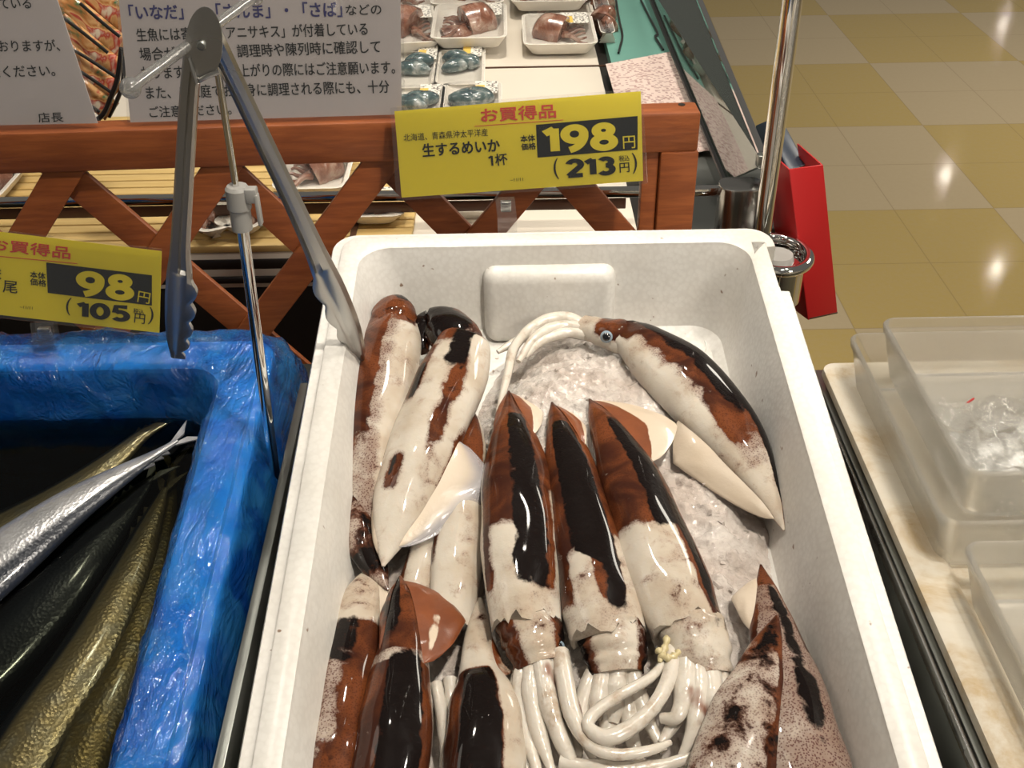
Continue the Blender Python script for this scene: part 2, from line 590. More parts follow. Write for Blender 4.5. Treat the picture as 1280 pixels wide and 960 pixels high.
M = dict(
    foam=mk_foam(), wood=mk_wood(), floor=mk_floor(), squid=mk_squid(), fin=mk_fin(), arm=mk_arm(), ice=mk_ice(),
    film=mk_blue_film(), water=mk_water(), fish=mk_fish(), bamboo=mk_bamboo(), tray=mk_tray(), snack=mk_snack(),
    meat=mk_fishmeat(), mack=mk_bluefish(),
    chrome=mk_metal('chrome', (0.80, 0.79, 0.77), 0.06), steel=mk_metal('brushed_steel', (0.50, 0.49, 0.47), 0.30, True),
    tongs=mk_metal('tongs_steel', (0.50, 0.49, 0.47), 0.26), dark_steel=mk_metal('dark_steel', (0.30, 0.31, 0.29), 0.40),
    clear=mk_clear('clear_acrylic', (0.985, 0.985, 0.985), gloss=0.06, haze=0.015), frost=mk_clear('frosted_plastic', (0.95, 0.94, 0.91), 0.08, 0.19, (0.84, 0.80, 0.72), 0.22),
    barplastic=mk_clear('smoky_plastic', (0.9, 0.9, 0.9), 0.14, 0.38, (0.50, 0.49, 0.47), 0.12),
    cling=mk_clear('cling_film', (0.98, 0.98, 0.98), 0.10, 0.03, rough=0.04, wrinkle=0.9, wscale=90),
    wrap=mk_clear('tray_wrap', (0.97, 0.97, 0.97), 0.10, 0.02, rough=0.05, wrinkle=0.35, wscale=50),
    lamin=mk_clear('laminate', (0.97, 0.97, 0.97), 0.10, 0.02, rough=0.08),
    glass=mk_clear('green_glass', (0.62, 0.74, 0.67), 0.5, 0.20, (0.24, 0.32, 0.27), 0.03),
    yellow=plain('yellow_card', (0.86, 0.70, 0.02), 0.5, 0.04, 8), red=plain('red_print', (0.72, 0.06, 0.04), 0.5),
    ink=plain('black_ink', (0.012, 0.015, 0.017), 0.6, Specular_IOR_Level=0.1), navy=plain('navy_ink', (0.045, 0.045, 0.24), 0.5),
    paper=plain('white_paper', (0.77, 0.70, 0.68), 0.5, 0.03, 6), grey=plain('grey_plastic', (0.34, 0.33, 0.31), 0.4),
    black=plain('black_wire', (0.012, 0.012, 0.012), 0.35), white=plain('white_plastic', (0.74, 0.70, 0.63), 0.4, 0.04, 12),
    board=plain('beige_board', (0.66, 0.60, 0.51), 0.42, 0.04, 7), teal=plain('teal_mat', (0.13, 0.30, 0.25), 0.5, 0.15, 9),
    redcard=plain('red_card', (0.45, 0.012, 0.013), 0.42, 0.05, 12), bluecard=plain('dark_blue_card', (0.025, 0.035, 0.055), 0.4),
    dark=plain('dark_case', (0.018, 0.016, 0.014), 0.4), brown=plain('brown_rail', (0.07, 0.030, 0.016), 0.4),
    eye=plain('eye_silver', (0.20, 0.26, 0.31), 0.1, Coat_Weight=1.0), pupil=plain('eye_pupil', (0.006, 0.006, 0.008), 0.05, Coat_Weight=1.0),
    slip=mk_paper_print('order_slip', (0.72, 0.58, 0.52), (0.45, 0.30, 0.27), 300, 90, 0.72),
    tag=mk_paper_print('price_tag_print', (0.78, 0.75, 0.68), (0.22, 0.20, 0.18), 420, 420, 0.70),
    tagyel=plain('label_yellow', (0.72, 0.50, 0.10), 0.5), gold=plain('gut_yellow', (0.50, 0.42, 0.23), 0.3, Coat_Weight=0.6),
)


# ------------------------------------------------------------------ lettering
def text_mesh(body, bold=0.0):
    cu = bpy.data.curves.new('t', 'FONT')
    cu.body = body
    cu.size = 1.0
    cu.offset = bold
    cu.resolution_u = 3
    cu.fill_mode = 'FRONT'
    o = bpy.data.objects.new('t', cu)
    COL.objects.link(o)
    bpy.context.view_layer.update()
    me = bpy.data.meshes.new_from_object(o.evaluated_get(bpy.context.evaluated_depsgraph_get()))
    V = np.array([v.co[:2] for v in me.vertices])
    Fs = [tuple(p.vertices) for p in me.polygons]
    bpy.data.objects.remove(o)
    bpy.data.meshes.remove(me)
    bpy.data.curves.remove(cu)
    return V, Fs


def arc(cx, cy, rx, ry, a0, a1, n=22):
    return [(cx + rx * math.cos(math.radians(w)), cy + ry * math.sin(math.radians(w))) for w in np.linspace(a0, a1, n)]


DIG = {'1': (.40, [[(.02, .74), (.26, .88)], [(.26, .90), (.26, .10)]]),
       '9': (.70, [arc(.34, .66, .225, .235, 0, 360, 40), arc(.13, .62, .435, .52, -2, -80, 18)]),
       '8': (.70, [arc(.34, .72, .175, .17, -90, 270, 36), arc(.34, .30, .225, .20, 90, 450, 40)]),
       '2': (.68, [arc(.32, .67, .21, .22, 165, -25, 20) + [(.10, .11)], [(.08, .11), (.58, .11)]]),
       '3': (.66, [arc(.30, .71, .185, .18, 150, -90, 24), arc(.30, .31, .215, .21, 90, -150, 26)]),
       '0': (.72, [arc(.35, .50, .235, .385, 0, 360, 44)]),
       '5': (.68, [[(.54, .88), (.17, .88), (.14, .50)], arc(.31, .34, .225, .235, 135, -145, 28)])}


def digit_mesh(body, hw=0.112):
    V, Fs, x = [], [], 0.0
    for ch in body:
        adv, strokes = DIG[ch]
        for si, P in enumerate(strokes):
            P = np.array(P)
            closed = np.linalg.norm(P[0] - P[-1]) < 1e-6
            T = np.array([P[min(i + 1, len(P) - 1)] - P[max(i - 1, 0)] for i in range(len(P))])
            if closed: T[0] = T[-1] = P[1] - P[-2]
            T /= np.linalg.norm(T, axis=1)[:, None]
            N = np.stack([-T[:, 1], T[:, 0]], 1)
            k = len(V)
            for p, q in zip(P, N):
                V += [(p[0] + x + q[0] * hw, p[1] + q[1] * hw, si), (p[0] + x - q[0] * hw, p[1] - q[1] * hw, si)]
            Fs += [(k + 2 * i, k + 2 * i + 1, k + 2 * i + 3, k + 2 * i + 2) for i in range(len(P) - 1)]
        x += adv
    return np.array(V), Fs


def letter(mb, body, L, R, h, plane, lift=0.0006, bold=0.0):
    """flat lettering: L,R pixel ends of the base line, h pixel height; fitted on the plane (o, n)"""
    o, n = plane
    V, Fs = digit_mesh(body, .112 if bold > .03 else .075) if body.isdigit() else text_mesh(body, 0.0)
    a, b = at_plane(*L, o, n), at_plane(*R, o, n)
    up = np.array([L[0], L[1] - h])
    c = at_plane(*up, o, n)
    ex = b - a
    nn = np.array(n, float)
    ez = np.cross(nn, ex / np.linalg.norm(ex))
    if np.dot(ez, c - a) < 0: ez = -ez
    ez = ez * np.dot(c - a, ez)
    lo, hi = V.min(0), V.max(0)
    w = (V[:, :2] - lo[:2]) / (hi - lo)[:2]
    lf = lift + (V[:, 2] * 0.00012 if V.shape[1] > 2 else np.zeros(len(V)))
    front = nn if np.dot(nn, CP - a) > 0 else -nn
    em = h / max(h, 1e-6) * np.linalg.norm(ez)
    e = bold * .55 * em if not body.isdigit() else 0.0
    xh, zh = ex / np.linalg.norm(ex), ez / np.linalg.norm(ez)
    # heavier weights are struck several times, slightly apart, as one thick letter
    for k, (sx, sz) in enumerate(((-1, -1), (1, -1), (-1, 1), (1, 1)) if e > 0 else ((0, 0),)):
        mb.add([a + ex * p[0] + ez * p[1] + xh * sx * e + zh * sz * e + front * (q + k * .00004) for p, q in zip(w, lf)], Fs)


def card(mb, corners, plane, t, lift=0.0):
    o, n = plane
    nn = np.array(n, float)
    P = [at_plane(*c, o, n) for c in corners]
    front = nn if np.dot(nn, CP - P[0]) > 0 else -nn
    mb.hexa([p + front * (lift - t) for p in P], [p + front * lift for p in P])
    return P


def nplane(lean, yaw=0.0):
    a, b = math.radians(lean), math.radians(yaw)
    return np.array([math.sin(b) * math.cos(a), -math.cos(b) * math.cos(a), math.sin(a)])


# ------------------------------------------------------------------ floor
fl = MB()
fl.grid([[(x, y, 0) for x in np.linspace(-6, 10, 9)] for y in np.linspace(-3, 18, 9)])
props(fl.build('floor', M['floor'], smooth=0), kind='structure')

# ------------------------------------------------------------------ box frames
TH = math.radians(8.3)
EX, EY, EZ = np.array([1.0, 0, 0]), np.array([0, math.cos(TH), math.sin(TH)]), np.array([0, -math.sin(TH), math.cos(TH)])
BO = np.array([0.0345, 0.780, 1.0545])     # middle of the white box's back rim
DEPTH = 0.078                              # rim to inside floor


def bl(x, y, z, o=BO):
    return o + x * EX + y * EY + z * EZ


HS = 0.74                                  # squid lie in a shallow heap


def hp(x, y, h):
    """photo pixel on the plane h above the inside floor of the white box"""
    return at_plane(x, y, BO + (h * HS - DEPTH) * EZ, EZ)


# ------------------------------------------------------------------ display stand
st = thing('display_stand', 'stainless steel display stand carrying the fish boxes, with dark divider plates', 'stand', (0.0, 0.45, 0.0))
m = MB()
o = BO - 0.150 * EZ
m.hexa([bl(-0.95, -0.75, -0.03, o), bl(0.205, -0.75, -0.03, o), bl(0.205, 0.01, -0.03, o), bl(-0.95, 0.01, -0.03, o)],
       [bl(-0.95, -0.75, 0, o), bl(0.205, -0.75, 0, o), bl(0.205, 0.01, 0, o), bl(-0.95, 0.01, 0, o)])
m.build('sloping_shelf', M['dark_steel'], st, bevel=0.003)
m = MB()
m.box((-0.34, 0.42, 0.37), (1.10, 0.62, 0.74))
m.build('body', M['dark_steel'], st, bevel=0.004)
m = MB()
P0, P1 = at_plane(375, 478, (-0.152, 0, 0), EX), at_plane(262, 972, (-0.152, 0, 0), EX)
P1 = P1 + (P1 - P0) * 0.2
d = np.array([0, 0, -0.13])
m.hexa([P1 + d, P1 + d + EX * 0.006, P0 + d + EX * 0.006, P0 + d], [P1, P1 + EX * 0.006, P0 + EX * 0.006, P0])
m.build('divider_plate', M['dark_steel'], st, bevel=0.001)

cb = thing('side_counter', 'dark grey stainless counter to the right of the white foam box, under the stained tray', 'counter', (0.7, 0.5, 0.0))
m = MB()
m.box((0.719, 0.36, 0.4495), (0.90, 0.88, 0.899))
m.build('body', M['dark_steel'], cb, bevel=0.003)
m = MB()
m.box((0.2672, 0.36, 0.8935), (0.003, 0.88, 0.010))
m.build('edge_strip', M['tongs'], cb, bevel=0.001)


# ------------------------------------------------------------------ white foam box
def foam_box(root, hw, length, wall, depth, height, o, block=True, mat='foam'):
    m = MB()
    n = 7

    def lp(ins, z, r, dz=0):
        P = rrect(-hw + ins, hw - ins, -length + ins, -ins, r, n)
        for y in (-.0825, -.0815, -.0775, -.0280, -.0265, -.0255):   # finger notch in the right side of the rim
            cut = .0088 if block and z > -.03 and -.0820 < y < -.0260 else 0
            P.append((hw - max(ins, cut), y))
        return [bl(px, py, z, o) for px, py in P]
    L = [lp(0.014, -height, 0.014), lp(0.004, -0.022, 0.018), lp(0.0, -0.018, 0.02), lp(0.0, -0.006, 0.02), lp(0.001, -0.0045, 0.019),
         lp(0.0075, -0.0045, 0.017), lp(0.0085, -0.0006, 0.017), lp(0.0095, 0, 0.017), lp(wall - 0.004, 0, 0.021), lp(wall - 0.001, -0.0015, 0.024), lp(wall, -0.005, 0.025),
         lp(wall + 0.004, -0.014, 0.026), lp(wall + 0.012, -depth + 0.02, 0.026), lp(wall + 0.016, -depth + 0.006, 0.024), lp(wall + 0.024, -depth, 0.020)]
    m.loops(L, True, True)
    b = m.build('body', M[mat], root, smooth=35)
    if block:
        q = MB()
        zt, zb = -0.016, -depth - 0.001
        c0 = at_plane(604, 345, o - wall * EY, EY) - o
        c1 = at_plane(768, 343, o - wall * EY, EY) - o
        x0, x1 = c0[0], c1[0]
        yb = -wall + 0.004
        P = [(x0, zt), (x1, zt), (x1 - 0.001, zb), (x0 + 0.001, zb)]
        lo = [bl(x0, yb - 0.020, zt, o), bl(x1, yb - 0.020, zt, o), bl(x1, yb, zt, o), bl(x0, yb, zt, o)]
        bo = [bl(x0 + 0.001, yb - 0.034, zb, o), bl(x1 - 0.001, yb - 0.034, zb, o), bl(x1, yb, zb, o), bl(x0, yb, zb, o)]
        q.hexa(bo, lo)
        q.build('inner_block', M[mat], root, bevel=0.010, seg=5)
        for cx, cy in ((850, 430),):
            q = MB()
            c = hp(cx, cy, 0.0006)
            q.tube([c + 0.021 * (math.cos(w) * EX + math.sin(w) * EY) for w in np.linspace(0, 2 * math.pi, 40)], 0.0008, 6)
            q.build('molded_ring', M[mat], root)
    return b


wb = thing('foam_box', 'white foam fish box holding squid on ice, in the middle of the display', 'box', BO)
foam_box(wb, 0.1745, 0.545, 0.024, DEPTH, 0.148, BO)

# ------------------------------------------------------------------ ice
rng = np.random.RandomState(3)


def ice_h(x, y):
    """height over the inside floor, box coordinates"""
    d = 1 - ((x - 0.035) / 0.115) ** 2 - ((y + 0.235) / 0.22) ** 2
    d2 = 0.9 - ((x + 0.05) / 0.11) ** 2 - ((y + 0.36) / 0.24) ** 2
    d3 = 0.95 - ((x - 0.02) / 0.075) ** 2 - ((y + 0.165) / 0.085) ** 2
    b = 0.034 * sstep(0, 0.75, np.array(d)) + 0.012 * sstep(0, .6, np.array(d2)) + 0.014 * sstep(0, 0.8, np.array(d3))
    b = float(b)
    if b <= 0: return -0.004
    w = min(1, b / 0.012)
    p = Vector((x * 55, y * 55, 0))
    q = Vector((x * 130, y * 130, 3))
    return b * .72 + w * (0.006 * noise.noise(p) + 0.0035 * noise.noise(q) + 0.0025 * abs(noise.noise(q * 2.1))) - 0.001


m = MB()
gx, gy = np.linspace(-0.135, 0.14, 190), np.linspace(-0.5, -0.03, 300)
m.grid([[bl(x, y, ice_h(x, y) - DEPTH) for x in gx] for y in gy])
for k in range(70):
    x, y = rng.uniform(-0.06, 0.115), rng.uniform(-0.42, -0.05)
    h = ice_h(x, y)
    if h < 0.004: continue
    c = bl(x, y, h - DEPTH + 0.0005)
    s = rng.uniform(0.002, 0.0045)
    Q = rng.normal(size=(3, 3))
    Q, _ = np.linalg.qr(Q)
    m.box(c, (s * 1.6, s, s * 0.7), Q)
ic = m.build('crushed_ice', M['ice'], loc=bl(0.03, -0.2, -DEPTH), smooth=40)
props(ic, 'heap of clear crushed ice on the floor of the white foam box', 'ice', kind='stuff')


# ------------------------------------------------------------------ squid
def spine3(rows, n):
    """rows of (px, py, height, width px) -> points, half widths in metres"""
    R = []
    for x, y, h, w in rows:
        P = hp(x, y, h)
        R.append([*P, max(w, 0.5) / FPX * depth(P) / 2])
    C = catmull(R, n)
    return C[:, :3], np.maximum(C[:, 3], 0.0004)


def frame(T, up=EZ):
    s = np.cross(T, up)
    s /= np.linalg.norm(s)
    if s[0] < 0: s = -s
    return s, np.cross(s, T) if np.dot(np.cross(s, T), up) > 0 else np.cross(T, s)


def body_mesh(P, Wd, flat, pat, na=44, roll=0.0, wob=0.0, close_end=True, seed=0.0, ragged=0.0):
    T = tangents(list(P))
    n = len(P)
    ang = np.linspace(-math.pi, math.pi, na, endpoint=False)
    loops, tt, aa = [], [], []
    for i in range(n):
        s, up = frame(T[i])
        t = i / (n - 1)
        L = []
        for w in ang:
            k = 1 + wob * noise.noise(Vector((math.cos(w) * 1.2 + seed, math.sin(w) * 1.2, t * 6)))
            # a dorsal ridge: slightly peaked on top, flattened underneath
            y = math.cos(w)
            e = ragged * max(0, (t - .9) / .1) ** 2 * (noise.noise(Vector((math.cos(w) * 2.2 + seed, math.sin(w) * 2.2, 4.0))) + .6 * noise.noise(Vector((math.cos(w) * 5 + seed, math.sin(w) * 5, 1.0))))
            L.append(P[i] + T[i] * e + Wd[i] * k * math.sin(w) * s + Wd[i] * flat * k * (y if y > 0 else y * 0.75) * up)
            tt.append(t)
            aa.append((w - roll) / math.pi * 2)
        loops.append(L)
    m = MB()
    m.loops(loops, True, close_end)
    tt, aa = np.array(tt), np.array(aa)
    aa = (aa + 2) % 4 - 2
    b, k, d = pat(tt, aa)
    one = np.ones_like(tt)
    m.att = {'pig': np.stack([b * one, k * one, d * one, one], 1)}
    return m


def fin_mesh(P, Wd, side, t0, t1, span, flat, droop, pat, peak=0.55, lift=0.35):
    n = len(P)
    T = tangents(list(P))
    nu, nv = 26, 12
    top, bot, att = [], [], []
    for i in range(nu):
        q = i / (nu - 1)
        t = t0 + (t1 - t0) * q
        k = t * (n - 1)
        i0 = min(int(k), n - 2)
        p = P[i0] + (P[i0 + 1] - P[i0]) * (k - i0)
        wd = Wd[i0] + (Wd[i0 + 1] - Wd[i0]) * (k - i0)
        s, up = frame(T[i0])
        prof = (q / peak) if q < peak else (1 - q) / (1 - peak)
        prof = max(prof, 0) ** 0.62
        base = p + side * s * wd * 0.75 + up * wd * flat * lift
        r1, r2 = [], []
        for j in range(nv):
            v = j / (nv - 1)
            out = span * prof * v
            wz = 0.0022 * noise.noise(Vector((t * 14, v * 3 + side, span * 90))) * v * prof
            pt = base + side * s * out * math.cos(droop * v) - up * (out * math.sin(droop * v)) + up * wz
            th = 0.0016 * (1 - 0.75 * v) * min(1, 4 * min(q, 1 - q) + 0.15)
            r1.append(pt + up * th)
            r2.append(pt - up * th)
            att.append((q, v))
        top.append(r1)
        bot.append(r2)
    m = MB()
    m.grid(top)
    k = len(m.v)
    m.grid([list(reversed(r)) for r in bot])
    q = np.array(att)
    b, kk, d = pat(q[:, 0], q[:, 1])
    one = np.ones(len(q))
    A1 = np.stack([b * one, kk * one, d * one, one], 1)
    A2 = A1.reshape(nu, nv, 4)[:, ::-1].reshape(-1, 4)
    # close the outer, root and end edges
    idx = lambda i, j: i * nv + j
    idb = lambda i, j: k + i * nv + (nv - 1 - j)
    for i in range(nu - 1):
        m.f.append((idx(i, nv - 1), idx(i + 1, nv - 1), idb(i + 1, nv - 1), idb(i, nv - 1)))
        m.f.append((idx(i, 0), idx(i + 1, 0), idb(i + 1, 0), idb(i, 0)))
    m.att = {'pig': np.vstack([A1, A2])}
    return m


def arm_mesh(rows, n=28, na=9):
    P, Wd = spine3(rows, n)
    m = MB()
    k = np.array([1 + .22 * noise.noise(Vector((rows[0][0] * .13, rows[0][1] * .17, q * 5.0))) for q in np.linspace(0, 1, n)])
    m.tube(P, list(Wd * 1.32 * k * (1 - .35 * np.linspace(0, 1, n) ** 3)), na)
    return m


def squid(label, rows, pat, flat=0.72, fins=(), head=None, head_pat=None, eyes=(), arms=(), nt=84, roll=0.0, wob=0.10, group='squid in the white foam box', seed=None):
    P, Wd = spine3(rows, nt)
    seed = rows[0][0] * 0.37 if seed is None else seed
    c = P[len(P) // 2]
    root = thing('squid', label, 'squid', c - EZ * float(Wd[len(P) // 2]) * flat * 0.75, group)
    body_mesh(P, Wd, flat, pat, roll=roll, wob=wob, seed=seed, ragged=.009).build('mantle', M['squid'], root, smooth=60)
    for fd in fins:
        fin_mesh(P, Wd, flat=flat, **fd).build('fin', M['fin'], root, smooth=60)
    if head:
        HP, HW = spine3(head, 30)
        h = body_mesh(HP, HW, 0.85, head_pat or (lambda t, a: (0.1, 0.0, 0.2)), na=28, wob=0.12, seed=seed + 5).build('head', M['squid'], root, smooth=60)
        for ex, ey, eh, er in eyes:
            c = hp(ex, ey, eh)
            view = (CP - c) / np.linalg.norm(CP - c)
            r = er / FPX * depth(c)
            ax1 = np.cross(view, EX); ax1 /= np.linalg.norm(ax1)
            ax0 = np.cross(ax1, view)
            e = MB()
            e.lathe(c, [(r * math.cos(w), r * 0.7 * math.sin(w)) for w in np.linspace(-0.3, 1.5, 8)], 20, (ax0, ax1, view))
            eo = e.build('eye', M['eye'], root, smooth=60)
            e = MB()
            e.lathe(c + view * r * 0.58, [(r * 0.66 * math.cos(w), r * 0.25 * math.sin(w)) for w in np.linspace(-0.3, 1.5, 6)], 16, (ax0, ax1, view))
            e.build('pupil', M['pupil'], eo, smooth=60)
    for a in arms:
        arm_mesh(a).build('arm', M['arm'], root, smooth=60)
    return root


WHITE = lambda t, a: (0.0, 0.0, 0.1)

# the leftmost of the top pair, brown head uppermost
squid('squid at the top left corner of the white box, rounded brown head up, brown stripe',
      [(474, 708, .030, 6), (464, 650, .034, 44), (463, 600, .042, 64), (468, 540, .050, 76), (478, 480, .054, 82), (488, 432, .056, 78), (493, 408, .056, 62)],
      lambda t, a: (0.95 * band(a, -1.6, -0.05, 0.12) * sstep(.36, .5, t) + 0.7 * band(a, .1, .75, .1) * band(t, .93, 1.2, .03), 0.9 * band(a, -2, -0.95, .1) * sstep(.4, .5, t), 0.75 * band(a, -1.2, 0.2, .2)),
      head=[(493, 412, .056, 54), (493, 398, .058, 58), (492, 386, .056, 46), (491, 379, .054, 12)],
      head_pat=lambda t, a: (0.9, 0.75 * band(a, .2, .8, .2) * band(t, .4, .9, .1), 0.3))

# second: white with dark patches, translucent right fin, dark curled head
squid('white squid with scattered dark patches, bluish translucent fin and curled dark head',
      [(479, 708, .044, 4), (487, 675, .046, 40), (502, 632, .050, 72), (520, 585, .056, 88), (541, 528, .060, 94), (562, 478, .062, 90), (577, 436, .062, 72), (580, 428, .062, 62)],
      lambda t, a: (0.95 * np.maximum.reduce([band(a, .12, .36, .08) * band(t, .46, .78, .04), band(a, .72, 1.5, .1) * band(t, .36, .55, .05), band(a, -.85, -.40, .1) * band(t, .60, .80, .04),
                                              band(a, -.45, -.12, .08) * band(t, .30, .42, .02), band(a, -.6, .0, .1) * band(t, .83, 1.2, .04), band(a, .3, .9, .1) * band(t, .9, 1.2, .03)]),
                    0.95 * np.maximum.reduce([band(a, -.12, .34, .10) * band(t, .72, .97, .03), band(a, -.62, -.42, .06) * band(t, .60, .72, .03), band(a, -.42, -.28, .06) * band(t, .35, .42, .02)]),
                    0.12),
      fins=[dict(side=1, t0=.10, t1=.52, span=.040, droop=0.2, pat=lambda q, v: (0.0, 0.0, sstep(.15, .85, v) * 1.0), peak=.78),
            dict(side=-1, t0=.05, t1=.40, span=.008, droop=0.8, pat=lambda q, v: (0.1, 0.0, 0.1), peak=.5)],
      head=[(577, 440, .058, 60), (568, 420, .060, 64), (552, 408, .056, 58), (534, 410, .052, 44), (526, 424, .050, 30), (528, 440, .048, 18)],
      head_pat=lambda t, a: (0.9 * band(a, -2, .9, .2), 0.85 * band(a, -.9, .5, .2), 0.2))

# dark-tipped one behind the middle row
squid('squid with a dark brown pointed tail between the white patchy squid and centre row',
      [(590, 512, .040, 3), (590, 535, .040, 26), (586, 572, .040, 46), (580, 622, .040, 58), (574, 680, .038, 64), (567, 740, .034, 64), (560, 790, .030, 58)],
      lambda t, a: (0.95 * np.maximum(band(t, -1, .52, .04) * band(a, -3, .55, .1), band(a, -2, -.6, .1) * band(t, .4, .75, .06)), 0.7 * band(a, -.7, -.3, .1) * band(t, .15, .4, .05), 0.15))

# hidden pale one
squid('short pale white squid with one small brown patch, tucked under the bluish fin',
      [(550, 612, .024, 16), (543, 650, .026, 42), (531, 700, .027, 48), (520, 745, .026, 50), (512, 790, .022, 46)],
      lambda t, a: (0.9 * band(a, -1.2, -.55, .1) * band(t, .35, .75, .06), 0.0, 0.35))

# dark one along the left wall
squid('dark purple squid pressed against the left foam wall, pointed tail toward the cream finned one',
      [(485, 738, .034, 3), (470, 712, .034, 30), (454, 680, .036, 44), (444, 640, .036, 46), (441, 600, .036, 42), (447, 555, .036, 30)],
      lambda t, a: (0.62 + 0.0 * t, 0.50 + 0 * t, 0.9))

# centre row
squid('left one of the three centre squid, white lower patch beside a black stripe',
      [(636, 489, .052, 3), (638, 512, .053, 24), (641, 545, .055, 56), (645, 600, .058, 88), (649, 660, .060, 98), (653, 720, .060, 98), (658, 782, .058, 86)],
      lambda t, a: (0.95 * np.clip(1 - band(a, -.55, .10, .07) * band(t, .70, 2, .03) - band(t, .90, 2, .03) - band(a, .62, 3, .1) * band(t, .55, 2, .06) - band(a, -3, -.78, .06) * band(t, .45, 2, .05), 0, 1),
                    0.95 * band(a, -.12, .42, .10) * band(t, .26, .90, .06), 0.25),
      fins=[dict(side=1, t0=.02, t1=.36, span=.020, droop=0.35, pat=lambda q, v: (0.9 * (1 - sstep(.35, .6, v)), 0, 0.0), peak=.45, lift=.5),
            dict(side=-1, t0=.02, t1=.36, span=.006, droop=0.5, pat=lambda q, v: (0.9, 0, 0.0), peak=.5)],
      head=[(659, 776, .055, 80), (667, 802, .055, 78), (676, 834, .050, 64)], head_pat=lambda t, a: (0.8 * np.maximum(band(a, -1.2, -.35, .15), band(a, .45, 1.2, .1)), 0.6 * band(a, .55, 1.2, .1), 0.3),
      eyes=[(698, 808, .060, 8)],
      arms=[[(664, 812, .050, 18), (652, 850, .050, 19), (654, 900, .046, 18), (672, 965, .042, 14)],
            [(690, 815, .050, 18), (694, 860, .050, 20), (706, 905, .046, 17), (716, 965, .040, 14)],
            [(668, 820, .054, 22), (664, 860, .054, 22), (672, 910, .050, 20), (690, 965, .044, 16)],
            [(676, 820, .058, 22), (684, 870, .058, 22), (700, 920, .054, 20), (722, 970, .046, 15)],
            [(686, 820, .056, 18), (706, 862, .054, 18), (722, 905, .052, 15), (742, 950, .046, 12)],
            [(658, 815, .046, 18), (648, 870, .044, 18), (652, 930, .040, 16), (662, 980, .036, 12)]])

squid('middle one of the three centre squid, long black back stripe with white notch below',
      [(690, 503, .054, 3), (698, 530, .055, 30), (708, 566, .057, 54), (721, 620, .060, 74), (734, 680, .062, 88), (747, 740, .062, 98), (760, 795, .060, 94)],
      lambda t, a: (0.95 * np.clip(1 - band(a, -.48, -.05, .06) * band(t, .74, 2, .03) - band(a, .40, .85, .05) * band(t, .68, 2, .02) - band(t, .90, 2, .03), 0, 1),
                    0.97 * band(a, -.40 + .5 * sstep(.72, .8, t), .40, .10) * band(t, .20, .93, .06), 0.35),
      fins=[dict(side=1, t0=.03, t1=.34, span=.012, droop=0.3, pat=lambda q, v: (0.9 * (1 - sstep(.6, .9, v)), 0, 0.0), peak=.5, lift=.5)],
      head=[(762, 788, .057, 88), (768, 814, .055, 80), (772, 844, .050, 66)], head_pat=lambda t, a: (0.8 * np.maximum(band(a, -1.4, -.55, .1), band(a, .5, 1.0, .1)), 0.7 * np.maximum(band(a, -1.4, -.7, .1), band(a, .6, 1.0, .1)), 0.2),
      eyes=[(742, 826, .056, 8)],
      arms=[[(746, 832, .048, 18), (732, 870, .046, 18), (722, 915, .044, 16), (722, 965, .040, 13)],
            [(780, 832, .048, 20), (784, 880, .046, 20), (792, 930, .042, 16), (808, 968, .038, 12)],
            [(764, 835, .046, 20), (762, 885, .044, 20), (758, 935, .042, 17), (752, 975, .040, 13)],
            [(756, 830, .052, 22), (750, 865, .052, 22), (744, 900, .048, 18)],
            [(772, 835, .054, 22), (770, 870, .052, 22), (766, 905, .048, 18)],
            [(786, 830, .052, 20), (796, 865, .050, 20), (812, 905, .046, 16), (830, 940, .042, 12)],
            # long feeding tentacle looping left and back
            [(700, 815, .060, 16), (706, 850, .062, 17), (716, 895, .064, 16), (736, 930, .064, 15), (768, 943, .064, 14), (812, 938, .062, 13), (838, 928, .058, 9)]])

